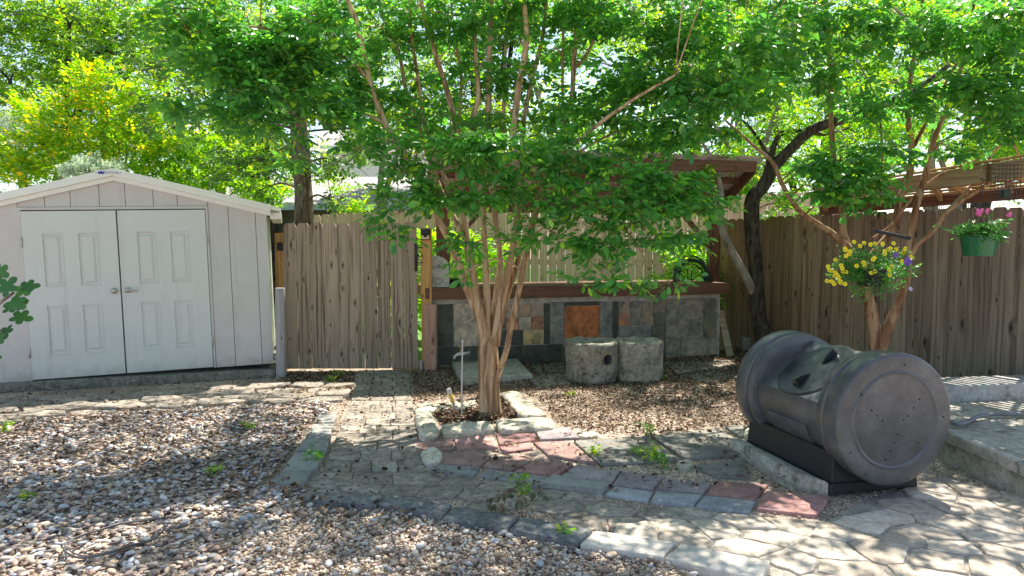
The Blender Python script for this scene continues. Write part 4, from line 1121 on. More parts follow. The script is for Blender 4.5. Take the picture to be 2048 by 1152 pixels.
bl = mb.build('barrel', m_pl, tum, smooth=35)
# moulded recess panel on the side, seam line
nx, nz = math.cos(CUT[0]), math.sin(CUT[0]); tx, tz_ = -nz, nx   # tangent in the section plane
nrm = Vector((nx, 0, nz)); tg = Vector((nz, 0, -nx))
lc = Vector((0, L1 / 2 - .01, zc)) + nrm * .258
Ml = Matrix((Vector((0, 1, 0)), nrm.cross(Vector((0, 1, 0))), nrm)).transposed().to_4x4(); Ml.translation = lc
mb = MB(); mb.lathe([(.0, .008), (.22, .008), (.245, .007), (.258, .011), (.268, .008), (.272, .001)], 64, Matrix.Translation(Ml.translation) @ Ml.to_3x3().to_4x4() , cap=False)
lid = mb.build('lid', m_lid, tum, smooth=40)
for s_ in (1, -1):
    mb = MB()
    sec = [(0.06, .006, .004), (.11, .016, .026), (.175, .024, .044), (.19, .022, .006)]
    vs = []
    for (u, wv, hh) in sec:
        for (a, b_) in ((-1, 0), (-.55, 1), (.55, 1), (1, 0)): vs.append(Ml @ Vector((a * wv, s_ * u, .011 + b_ * hh)))
    fs = [(i * 4 + k, i * 4 + k + 1, (i + 1) * 4 + k + 1, (i + 1) * 4 + k) for i in range(3) for k in range(3)] + [(0, 1, 2, 3), (12, 15, 14, 13)]
    mb.add(vs, fs); mb.build('lid_handle', m_lid, lid)
mb = MB()   # side recess: a raised moulded box low on the barrel's flank
def arcbox(mb, a0, a1, y0, y1, r0, r1, n=10):
    vs = []
    for y in (y0, y1):
        for r in (r0, r1):
            for k in range(n + 1):
                a = a0 + (a1 - a0) * k / n; vs.append((r * math.cos(a), y, zc + r * math.sin(a)))
    m = n + 1; fs = []
    for k in range(n):
        fs += [(m + k, m + k + 1, 3 * m + k + 1, 3 * m + k), (k, 2 * m + k, 2 * m + k + 1, k + 1), (k, k + 1, m + k + 1, m + k), (2 * m + k, 3 * m + k, 3 * m + k + 1, 2 * m + k + 1)]
    fs += [(0, m, 3 * m, 2 * m), (n, 2 * m + n, 3 * m + n, m + n)]
    mb.add(vs, fs)
arcbox(mb, R(196), R(222), .36, .78, .36, .378); mb.build('moulded_panel', m_pl, tum, smooth=35)
mb = MB()   # vent holes: shallow dark plugs seen as drilled holes
m_hole = plain('hole_black', (.004, .004, .004), .9)
hl = [(-.09, -.0), (-.13, .035), (-.17, .07), (.09, .02), (.13, .07), (.17, .12), (.02, -.09), (.0, -.14), (-.03, -.19), (-.06, -.24), (.17, -.15), (.21, -.20), (.06, .0), (-.25, .17), (.05, .34), (.29, .26), (-.31, -.18), (-.2, -.32), (.35, .0), (.1, -.37)]
for (a, b_) in hl:
    mb = MB(); mb.lathe([(.0, .0006), (.0052, .0006), (.0054, -.003)], 10, frame((a, .0035 if math.hypot(a, b_) > .305 or math.hypot(a, b_) < .28 else .0, zc + b_), (1, 0, 0), (0, -1, 0)) @ Matrix.Translation((0, 0, .0045 if math.hypot(a, b_) < .3 else .0075)), cap=False); mb.build('vent_hole', m_hole, tum)
# base
bs = MB()
def frust(mb, x0, x1, y0, y1, z0, X0, X1, Y0, Y1, z1):
    mb.add([(x0, y0, z0), (x1, y0, z0), (x1, y1, z0), (x0, y1, z0), (X0, Y0, z1), (X1, Y0, z1), (X1, Y1, z1), (X0, Y1, z1)], [(0, 3, 2, 1), (4, 5, 6, 7), (0, 1, 5, 4), (1, 2, 6, 5), (2, 3, 7, 6), (3, 0, 4, 7)])
frust(bs, -.345, .30, .12, 1.10, .025, -.34, .295, .125, 1.095, .09)
frust(bs, -.33, .285, .13, 1.085, .09, -.315, .27, .14, 1.075, .275)
b0 = bs.build('base', m_plbase, tum)
bv = b0.modifiers.new('bevel', 'BEVEL'); bv.width = .008; bv.segments = 2
for (xx, yy) in ((-.27, .18), (.24, .18), (-.27, 1.03), (.27, 1.03)):
    mb = MB(); lathe_y(mb, [(.028, yy - .03), (.035, yy - .026), (.035, yy + .026), (.028, yy + .03)], 20, cx=xx, cz=.27); mb.build('roller', m_plbase, tum, smooth=40)
# concrete sill under the base
mb = MB(); slab(mb, [tuple(gd(*p).xy) for p in ((1497, 912), (1580, 1000), (1625, 990), (1560, 900))], .085, jit=.01, ch=.012)
Mt = Matrix.Translation((near.x, near.y, 0)) @ Matrix.Rotation(-TA, 4, 'Z')
mb = MB(); slab(mb, [tuple((Mt @ Vector(p)).to_2d()) for p in ((-.50, .28, 0), (.42, .28, 0), (.42, 1.20, 0), (-.44, 1.20, 0))], .022, jit=.006, ch=.004)
tag(mb.build('concrete_pad', m_kerbconc, smooth=40), 'thin concrete pad under the compost tumbler base', 'concrete slab')
mb = MB(); slab(mb, [tuple((Mt @ Vector(p)).to_2d()) for p in ((-.44, .34, 0), (-.352, .14, 0), (-.352, 1.14, 0), (-.44, 1.14, 0))], .10, jit=.008, ch=.012)
tag(mb.build('concrete_sill', m_kerbconc, smooth=40), 'pale concrete sill along the left side of the tumbler base', 'concrete slab')

# ------------------------------------------------------------------ raised concrete bed at the right
mb = MB(); zt_ = .20
e0 = gd(1886, 868, zt_); e1 = gd(2050, 938, zt_); dv = (e1 - e0).normalized()
e2 = e1 + dv * 1.2
slab(mb, [tuple(e0.xy), tuple(e2.xy), (e2.x + 1.5, e2.y + .5), (e2.x + 1.2, 6.6), tuple((e0 + Vector((.42, 1.05, 0))).xy)], zt_ - .012, jit=.008, ch=.012, step=.08)
tag(mb.build('terrace', m_kerbconc, smooth=40), kind='structure')
mb = MB(); q_ = Vector((.42, 1.05, 0)).normalized() * .16
slab(mb, [tuple(e0.xy - Vector((.015, .01))), tuple(e2.xy - Vector((.015, .01))), tuple((e2 + q_).xy), tuple((e0 + q_).xy)], .045, z=zt_ - .012, jit=.010, ch=.012)
kc = mb.build('kerb', stone('kerb_top', [(.30, .28, .24), (.42, .40, .36), (.5, .47, .43)], 3, bump=.4, spots=(.10, .09, .07)), smooth=40)
tag(kc, 'stained concrete kerb running along the raised bed on the right', 'kerb')
w0 = gd(1880, 806, .18); w1 = gd(2048, 800, .18)
mb = MB(); dw = (w1 - w0).normalized(); pn = Vector((-dw.y, dw.x, 0)); w2 = w1 + dw * 1.0
def q2(v): return tuple(v.xy)
slab(mb, [q2(w0 - dw * .3), q2(w2), q2(w2 + pn * .36), q2(w0 - dw * .3 + pn * .36)], .33, jit=.006, ch=.01, step=.08)
tag(mb.build('low_wall', stone('pale_block', [(.30, .29, .26), (.42, .41, .38), (.48, .48, .45)], 3, bump=.35, spots=(.16, .15, .12)), smooth=40), 'low pale concrete wall at the foot of the brown fence on the right', 'low wall')
mb = MB(); P = [pt(2140, 832, 5.75), gd(2048, 828, .22), gd(1990, 829, .22), gd(1955, 836, .215), gd(1932, 848, .215), gd(1915, 851, .215), gd(1900, 846, .215), gd(1880, 836, .215), gd(1850, 830, .215)]
for p in P: p.z = .225
def smoothc(P, n=8):
    out = []
    for i in range(len(P) - 1):
        p0, p1, p2, p3 = P[max(0, i - 1)], P[i], P[i + 1], P[min(len(P) - 1, i + 2)]
        for k in range(n):
            t = k / n; out.append(.5 * ((2 * p1) + (p2 - p0) * t + (2 * p0 - 5 * p1 + 4 * p2 - p3) * t * t + (3 * p1 - p0 - 3 * p2 + p3) * t ** 3))
    out.append(P[-1]); return out
mb.tube(smoothc([Vector(p) for p in P]), .016, 10); tag(mb.build('grey_hose', plain('grey_rubber', (.17, .17, .19), .4), smooth=180), 'thick grey hose lying across the raised concrete bed', 'hose')
# fence-foot bits by the counter's right end
mb = MB(); a = gd(1462, 716); b_ = pt(1440, 622, 9.75)
mb.beam(a + Vector((-.0, .02, 0)), b_, .095, .035, up=(0, 1, 0)); tag(mb.build('plank', wood('grey_offcut', (.33, .27, .2), (.2, .15, .1), (.08, .05, .03), axis='x')), 'short grey plank leaning against the right end of the counter', 'plank')
q = gd(1497, 703)
mb = MB(); mb.box(-.09, .09, 0, .15, 0, .2, b=.012); tag(mb.build('concrete_block', m_kerbconc, loc=q, smooth=40), 'upright concrete block at the foot of the dark tree', 'block')
mb = MB(); slab(mb, wp([(903, 736), (1034, 730), (1064, 762), (926, 775)]), .085, jit=.006, ch=.008, step=.06)
tag(mb.build('concrete_pad', m_kerbconc, smooth=40), 'raised concrete pad below the garden tap', 'concrete slab')
mb = MB(); mb.lathe([(.02, 0), (.02, .10), (.023, .10), (.023, .12), (.0, .122)], 14); tag(mb.build('pipe_stub', plain('grey_pipe', (.4, .4, .42), .5), loc=gd(843, 742), smooth=40), 'short grey pipe stub beside the right gate post', 'pipe')
# plant rod, solar stake light
mb = MB(); q = gd(923, 840); mb.tube([(0, 0, -.05), (.005, 0, .35), (.012, 0, .68), (.014, 0, .70)], [.007, .007, .007, .010], 8); mb.lathe([(.006, 0), (.014, .008), (.014, .018), (.006, .024)], 10, Matrix.Translation((.014, 0, .695)))
tag(mb.build('metal_rod', m_galv, loc=q, smooth=40), 'thin galvanised rod standing upright inside the tree ring', 'rod')
q = gd(914, 832)
st = thing('solar_stake_light', 'small tilted solar stake light with a yellow tube inside the tree ring', 'light', q, rot=(0, R(-17), 0))
mb = MB(); mb.tube([(0, 0, -.05), (0, 0, .13)], [.003, .008], 8); mb.build('stake', plain('grey_plastic', (.25, .25, .25), .5), st, smooth=60)
mb = MB(); mb.lathe([(.016, .13), (.019, .14), (.019, .215), (.016, .22)], 16); mb.build('tube', plain('amber_tube', (.62, .46, .10), .2), st, smooth=40)
mb = MB(); mb.lathe([(.021, .22), (.021, .262), (.012, .268)], 16); mb.build('cap', plain('pale_cap', (.55, .53, .5), .3), st, smooth=40)
# ring of thin tubing left in the pebbles
mb = MB(); P = []
for (x_, y_) in [(345, 1050), (300, 1052), (240, 1062), (185, 1080), (145, 1098), (130, 1112), (135, 1126), (165, 1131), (215, 1126), (255, 1112), (290, 1100), (318, 1088), (330, 1074)]:
    v = gd(x_, y_); P.append(Vector((v.x, v.y, .045 + .008 * math.sin(x_ * .1))))
mb.tube(smoothc(P), .006, 6); mb.tube([p + Vector((.012, .01, .004)) for p in smoothc(P)[6:-14]], .004, 6)
tag(mb.build('drip_tubing', plain('grey_tube', (.09, .085, .085), .5), smooth=180), 'loop of thin grey drip tubing lying on the river pebbles', 'tubing')

# ------------------------------------------------------------------ timber lean-to at the upper right
ln = thing('timber_canopy', 'orange timber canopy with slatted roof over the side fence, upper right', 'canopy', (f0.x, f0.y, 0), math.atan2(d.y, d.x))
def toF(P):
    v = Vector((P[0] - f0.x, P[1] - f0.y)); return Vector((v.x * d.x + v.y * d.y, -v.x * d.y + v.y * d.x, P[2]))
# local x along the fence towards the camera; +y = away beyond the fence, -y = yard side
xs0 = 1.4; xs1 = 6.2; yF = -.72; zF = 2.45; zB = 2.14
def ray_plane(px, py, yl):
    a_ = pt(px, py, 1.0) - Vector((0, 0, EYE)); n_ = Vector((-d.y, d.x, 0)); o_ = Vector((0, 0, EYE))
    P0 = Vector((f0.x, f0.y, 0)) + n_ * yl; tt = (P0 - o_).dot(n_) / a_.dot(n_); return toF(o_ + a_ * tt)
A0 = ray_plane(1625, 384, yF); A1 = ray_plane(2048, 316, yF); A2 = A0 + (A1 - A0) * 1.25
mb = MB(); mb.beam(A0 + Vector((0, 0, -.085)), A2 + Vector((0, 0, -.085)), .04, .17); mb.build('front_beam', m_greybeam, ln)
B0 = ray_plane(1640, 421, -.04); B1 = ray_plane(2048, 386, -.04); B2 = B0 + (B1 - B0) * 1.3
mb = MB(); mb.beam(B0, B2, .04, .12); mb.build('back_beam', m_redx, ln)
for k in range(9):
    f_ = (k + .5) / 9.5
    mb = MB(); mb.beam(A0.lerp(B0, f_) + Vector((0, 0, .04)), A2.lerp(B2, f_) + Vector((0, 0, .04)), .05, .02); mb.build('roof_slat', m_orangex, ln)
for k in range(5):
    f_ = .02 + k * .235
    p = A0.lerp(A2, f_); q = B0.lerp(B2, f_)
    mb = MB(); mb.beam(p + Vector((0, .02, -.03)), q + Vector((0, .1, 0)), .04, .09); mb.build('rafter', m_orangex, ln)
for px_, px2 in ((1690, 1770), (1870, 1935), (1990, 2090)):
    p = ray_plane(px_, 384 - (px_ - 1625) * .16 + 6, yF + .03); q = ray_plane(px2, 410 - (px2 - 1640) * .085, -.05)
    mb = MB(); mb.beam(p, q, .04, .09); mb.build('brace', m_orangex, ln)
mb = MB(); p = ray_plane(1660, 478, -.06); mb.beam((p.x - .1, -.07, 2.0), (p.x + .25, -.09, 2.2), .04, .08); mb.build('knee_brace', m_orangex, ln)
# comb strip on top of the fence
mb = MB()
for k in range(34):
    p = 3.1 + k * .02; mb.box(p, p + .006, .03, .034, 1.93, 2.02)
mb.box(3.1, 3.78, .028, .036, 2.01, 2.03)
tag(mb.build('wire_strip', m_black, loc=(f0.x, f0.y, 0), rot=(0, 0, math.atan2(d.y, d.x))), 'black comb like strip fixed along the top of the brown fence', 'spike strip')
# black bracket across the myrtle stems
a, b_ = pt(1747, 461, 6.9), pt(1822, 477, 6.75)
mb = MB(); mb.beam(a, b_, .02, .035); tag(mb.build('tree_bracket', m_black), 'black metal bar strapped across the right myrtle stems', 'bracket')
# suet cage feeder
q = pt(2012, 360, 6.1)
fd = thing('bird_feeder', 'black wire cage bird feeder hanging under the timber canopy', 'bird feeder', q)
mb = MB()
for i in range(7):
    x_ = -.10 + i * .2 / 6
    for y_ in (-.04, .04): mb.tube([(x_, y_, -.16), (x_, y_, .13)], .0022, 5)
for z_ in np.linspace(-.16, .13, 9):
    mb.tube([(-.10, -.04, z_), (.10, -.04, z_), (.10, .04, z_), (-.10, .04, z_), (-.10, -.04, z_)], .0022, 5)
mb.build('cage', m_black, fd)
mb = MB(); mb.box(-.03, .03, -.025, .025, -.15, -.08, b=.004); mb.build('tube', plain('dark_green', (.01, .05, .03), .4), fd)
mb = MB(); mb.tube([(0, 0, .13), (.0, 0, .25)], .002, 5); mb.build('wire', m_black, fd)

# ------------------------------------------------------------------ neighbour's house
hs = thing('neighbour_house', 'neighbouring house with grey shingle roof, blue gutter and white siding, beyond the fence', 'house', (0, 20, 0))
def hz(px, py, Y): v = pt(px, py, Y); return v.x, v.z
m_shing = stone('grey_shingles', [(.30, .28, .28), (.40, .37, .38), (.46, .43, .43)], 8, bump=.3, var=0)
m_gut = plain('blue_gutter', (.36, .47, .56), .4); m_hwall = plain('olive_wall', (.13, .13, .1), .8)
x0_, ze = hz(380, 408, 18.0); x1_, _ = hz(1040, 408, 18.0); _, zr = hz(600, 375, 21.0)
mb = MB(); mb.add([(x0_, -2.0, ze), (x1_, -2.0, ze), (x1_, 1.5, ze + 1.0), (x0_, 1.5, ze + 1.0), (x0_, -2.0, ze - .05), (x1_, -2.0, ze - .05)], [(0, 1, 2, 3), (0, 4, 5, 1)]); mb.add([(x0_, 1.5, ze + 1.0), (x1_, 1.5, ze + 1.0), (x1_, 5, ze), (x0_, 5, ze)], [(0, 1, 2, 3)]); mb.build('roof', m_shing, hs)
mb = MB(); mb.box(x0_, x1_, -2.14, -2.01, ze - .16, ze - .01, b=.01); mb.build('gutter', m_gut, hs)
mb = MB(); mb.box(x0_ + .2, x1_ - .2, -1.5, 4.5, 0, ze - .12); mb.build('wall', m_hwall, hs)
xa, za = hz(640, 300, 24); xb_, _ = hz(1010, 235, 24)
mb = MB(); nlap = 28
for k in range(nlap):
    z_ = ze + .3 + k * .18
    if z_ > za: break
    mb.add([(xa, 4.0 - .02, z_), (xb_, 4.0 - .02, z_), (xb_, 4.0, z_ + .18), (xa, 4.0, z_ + .18), (xa, 4.3, z_), (xb_, 4.3, z_)], [(0, 1, 2, 3), (0, 4, 5, 1)])
mb.box(xa, xb_, 4.01, 9, 0, za)
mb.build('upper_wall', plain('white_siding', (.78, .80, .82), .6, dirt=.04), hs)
mb = MB(); mb.add([(xa - .4, 3.6, za - .1), (xb_ + .4, 3.6, za - .1), (xb_ + .4, 6.5, za + 1.1), (xa - .4, 6.5, za + 1.1), (xb_ + .4, 9.4, za - .1), (xa - .4, 9.4, za - .1)], [(0, 1, 2, 3), (3, 2, 4, 5)]); mb.build('upper_roof', m_shing, hs)
# ------------------------------------------------------------------ foliage
LEAF_HI = ([(0, 0, 0), (.33, 0, -.03), (.68, 0, -.04), (1, 0, -.10), (.30, .19, .03), (.68, .235, .02), (.30, -.19, .03), (.68, -.235, .02)],
           [(0, 1, 4), (1, 2, 5, 4), (2, 3, 5), (0, 6, 1), (1, 6, 7, 2), (2, 7, 3)])
LEAF_LO = ([(0, 0, 0), (.55, .26, .03), (1, 0, -.08), (.55, -.26, .03)], [(0, 1, 2), (0, 2, 3)])
def euler_np(rz_, ry_, rx_): return (rot_z(np.array([rz_])) @ rot_y(np.array([ry_])) @ rot_x(np.array([rx_])))[0]
def spray(leaf, nl, L, twig, seed, fan=60, droop=25):
    r_ = random.Random(seed); V = []; Fs = []
    lv = np.array(leaf[0])
    for k in range(nl):
        t = (k + .6) / nl; s_ = -1 if k % 2 else 1
        yaw = s_ * R(r_.uniform(fan - 18, fan + 15)) * (1 - .75 * t ** 3) if k < nl - 1 else r_.uniform(-.2, .2)
        M_ = euler_np(yaw, R(r_.uniform(droop - 22, droop + 22)), R(r_.uniform(-35, 35)))
        sc = L * r_.uniform(.55, 1.22)
        p = np.array([twig * t, .01 * s_, -.25 * twig * t * t])
        b = len(V); V += [tuple(v) for v in (lv * sc) @ M_.T + p]; Fs += [[b + i for i in f] for f in leaf[1]]
    return V, Fs
def crown(name, clumps, L, mats, parent, leaf='lo', nl=9, twig=None, seed=1, tight=.30, up=.15, fan=60, droop=25):
    """clumps: (x,y,z, rx,ry,rz, n)"""
    g_ = np.random.default_rng(seed); twig = twig or L * 2.3
    pos = []; out = []
    for (x, y, z, rx, ry, rz_, n) in clumps:
        m = max(4, n // 7); d_ = g_.normal(size=(m, 3)); d_ /= np.linalg.norm(d_, axis=1)[:, None]
        d_ *= (g_.random((m, 1)) ** .45) * .85
        k = g_.integers(0, m, n); q = d_[k] + g_.normal(size=(n, 3)) * tight * .62
        pos.append(q * [rx, ry, rz_] + [x, y, z]); out.append(q)
    pos = np.concatenate(pos); out = np.concatenate(out); N = len(pos)
    az = np.arctan2(out[:, 1], out[:, 0]) + g_.normal(0, .9, N)
    el = -g_.normal(up, .35, N)
    Rm = rot_z(az) @ rot_y(el) @ rot_x(g_.normal(0, .4, N)) * g_.uniform(.8, 1.15, (N, 1, 1))
    lf = LEAF_HI if leaf == 'hi' else LEAF_LO
    which = g_.integers(0, 4, N); VV = []; FF = []; NP = []; MI = []; base = 0
    for w_ in range(4):
        tv, tf = spray(lf, nl, L, twig, seed * 10 + w_, fan, droop); tv = np.array(tv); k = len(tv); sel = which == w_
        P = pos[sel]; Rr = Rm[sel]; n = len(P)
        VV.append((np.einsum('nij,kj->nki', Rr, tv) + P[:, None]).reshape(-1, 3))
        fl = np.concatenate([np.array(f) for f in tf]); ns = np.array([len(f) for f in tf])
        FF.append((fl[None] + (np.arange(n) * k)[:, None] + base).ravel()); NP.append(np.tile(ns, n)); base += n * k
        if len(mats) > 1: MI.append(np.repeat(g_.integers(0, len(mats), n), len(tf)))
    return arr_mesh(name, np.concatenate(VV), np.concatenate(FF), mats, mi=np.concatenate(MI) if MI else None, parent=parent, nper=np.concatenate(NP))
def cl(px, py, Y, rpx, rpy, n, depth=None):
    c = pt(px, py, Y); a = rpx * Y / F; b_ = rpy * Y / F
    return (c.x, c.y, c.z, a, depth or (a + b_) * .45, b_, n)
def stems(mb, paths, n=9, wob=.12):
    pts_all = []
    for path in paths:
        P = []; rr = []
        for p in path: P.append(pt(p[0], p[1], p[2])); rr.append(p[3])
        sm = smoothc(P, 6); k = len(sm); rs = [np.interp(i / (k - 1) * (len(rr) - 1), range(len(rr)), rr) for i in range(k)]
        mb.tube(sm, rs, n, wob=wob); pts_all += list(zip(sm, rs))
    return pts_all
def twigs(mb, clumps, pts_all, seed=3, r0=.012, sub=4, minz=None):
    r_ = random.Random(seed)
    for c in clumps:
        C = Vector(c[:3]); best = min(pts_all, key=lambda q: (q[0] - C).length + max(0, q[0].z - C.z) * .8)
        a = best[0]; m_ = a.lerp(C, .5) + Vector((0, 0, .10)); ra = min(r0, best[1] * .6)
        sm = smoothc([a, m_, C], 5); mb.tube(sm, [ra * (1 - .55 * i / (len(sm) - 1)) for i in range(len(sm))], 5)
        for _ in range(sub):
            e = C + Vector((r_.uniform(-1, 1) * c[3], r_.uniform(-1, 1) * c[4], r_.uniform(-1, 1) * c[5])) * .9
            s_ = sm[r_.randrange(5, len(sm))]; mb.tube([s_, s_.lerp(e, .5) + Vector((0, 0, .04)), e], [ra * .4, ra * .3, .002], 4, cap=False)

# ---- the main crape myrtle in the stone ring
ZT = 6.28
mt = thing('crape_myrtle', 'many stemmed crape myrtle with smooth tan bark in the limestone ring, centre', 'tree', gd(980, 838))
loc = mt.location.copy()
S = [
 [(905, 400, ZT, .024), (880, 330, ZT + .1, .022), (850, 250, ZT + .2, .02), (835, 150, ZT + .2, .018), (822, 60, ZT + .2, .015), (815, -80, ZT + .2, .01)],
 [(962, 390, ZT + .1, .022), (920, 300, ZT + .3, .02), (921, 200, ZT + .35, .019), (922, 146, ZT + .35, .018), (905, 40, ZT + .35, .014), (900, -80, ZT + .4, .01)],
 [(1036, 360, ZT - .1, .022), (1010, 280, ZT + .2, .02), (1008, 180, ZT + .3, .018), (1012, 80, ZT + .3, .015), (1020, -60, ZT + .3, .01)],
 [(1107, 343, ZT + .08, .02), (1128, 280, ZT + .1, .018), (1125, 180, ZT + .2, .016), (1126, 80, ZT + .2, .014), (1128, -60, ZT + .2, .01)],
 [(980, 838, ZT, .135), (979, 800, ZT, .115), (978, 740, ZT, .108), (976, 700, ZT, .098), (966, 650, ZT, .062), (946, 600, ZT, .048), (926, 555, ZT - .05, .043), (903, 490, ZT - .1, .039), (880, 445, ZT - .15, .036), (850, 380, ZT - .2, .04), (803, 300, ZT - .2, .034), (771, 248, ZT - .2, .032), (740, 168, ZT - .2, .03), (728, 109, ZT - .25, .027), (709, 36, ZT - .3, .025), (680, -40, ZT - .3, .02), (640, -150, ZT - .4, .012)],
 [(975, 700, ZT - .02, .050), (962, 640, ZT - .03, .047), (950, 570, ZT - .02, .040), (936, 500, ZT, .036), (928, 430, ZT + .05, .032), (917, 343, ZT + .1, .036), (915, 270, ZT + .1, .032), (892, 175, ZT + .1, .028), (866, 95, ZT + .1, .026), (850, 40, ZT + .1, .022), (830, -60, ZT + .1, .016)],
 [(982, 690, ZT, .043), (975, 620, ZT + .02, .037), (972, 540, ZT + .05, .033), (968, 460, ZT + .1, .029), (962, 390, ZT + .12, .036), (943, 300, ZT + .15, .032), (948, 230, ZT + .15, .030), (957, 190, ZT + .15, .028), (950, 102, ZT + .2, .025), (945, 0, ZT + .2, .020), (940, -120, ZT + .2, .012)],
 [(990, 690, ZT - .03, .050), (1000, 620, ZT - .06, .045), (1012, 560, ZT - .1, .040), (1025, 500, ZT - .12, .036), (1035, 430, ZT - .1, .032), (1036, 360, ZT - .1, .040), (1026, 290, ZT - .1, .036), (1036, 182, ZT - .05, .034), (1052, 91, ZT, .030), (1048, 0, ZT, .026), (1040, -120, ZT, .016)],
 [(988, 680, ZT + .04, .043), (992, 600, ZT + .08, .037), (1000, 520, ZT + .12, .033), (990, 430, ZT + .15, .029), (982, 340, ZT + .2, .036), (977, 240, ZT + .2, .034), (979, 91, ZT + .25, .030), (983, 11, ZT + .3, .026), (985, -120, ZT + .3, .016)],
 [(996, 660, ZT, .036), (1012, 600, ZT, .032), (1030, 540, ZT, .029), (1050, 480, ZT + .02, .028), (1074, 419, ZT + .05, .034), (1107, 343, ZT + .08, .030), (1125, 262, ZT + .1, .028), (1143, 200, ZT + .1, .026), (1147, 138, ZT + .1, .026), (1151, 70, ZT + .15, .024), (1154, 0, ZT + .2, .020), (1160, -120, ZT + .2, .012)],
 [(985, 800, ZT, .030), (998, 745, ZT - .06, .032), (1013, 700, ZT - .14, .030), (1022, 650, ZT - .2, .028), (1036, 590, ZT - .25, .028), (1048, 530, ZT - .3, .030), (1062, 470, ZT - .35, .028), (1078, 400, ZT - .4, .026), (1110, 330, ZT - .45, .024), (1170, 270, ZT - .5, .020), (1250, 210, ZT - .6, .016), (1350, 150, ZT - .7, .012)],
 [(1036, 430, ZT - .1, .030), (1046, 340, ZT, .028), (1045, 262, ZT + .1, .026), (1059, 182, ZT + .15, .024), (1085, 73, ZT + .2, .022), (1095, -20, ZT + .2, .018), (1110, -120, ZT + .2, .01)],
 [(928, 470, ZT, .026), (890, 400, ZT + .1, .026), (855, 310, ZT + .2, .024), (833, 237, ZT + .25, .022), (811, 175, ZT + .3, .021), (798, 109, ZT + .3, .020), (768, 36, ZT + .35, .018), (740, -60, ZT + .4, .012)],
 [(1147, 138, ZT + .1, .018), (1165, 120, ZT + .08, .018), (1190, 73, ZT, .016), (1200, 0, ZT, .014), (1215, -90, ZT, .01)],
 [(740, 168, ZT - .2, .018), (700, 120, ZT - .3, .018), (640, 100, ZT - .4, .017), (590, 75, ZT - .5, .015), (520, 55, ZT - .6, .012), (440, 55, ZT - .7, .009), (380, 68, ZT - .75, .006)],
 [(771, 248, ZT - .2, .016), (700, 215, ZT - .3, .014), (620, 205, ZT - .4, .012), (560, 200, ZT - .5, .008)],
 [(1074, 419, ZT + .05, .018), (1130, 420, ZT - .2, .015), (1200, 440, ZT - .5, .012), (1260, 470, ZT - .7, .008), (1300, 540, ZT - .8, .005)],
 [(1125, 262, ZT + .1, .017), (1200, 215, ZT, .015), (1290, 180, ZT - .1, .012), (1400, 150, ZT - .2, .009), (1480, 130, ZT - .3, .006)],
 [(1107, 343, ZT, .016), (1180, 290, ZT - .2, .013), (1270, 250, ZT - .4, .010), (1360, 230, ZT - .5, .007)],
]
S = [[(a, b_, c, r_ * .87) for a, b_, c, r_ in p] for p in S]
mb = MB(); allp = stems(mb, S, 12, .10)
# shift to the tree's own origin
def rebase(mb, o): mb.v = [(v[0] - o.x, v[1] - o.y, v[2] - o.z) for v in mb.v]
def flare(mb): pass

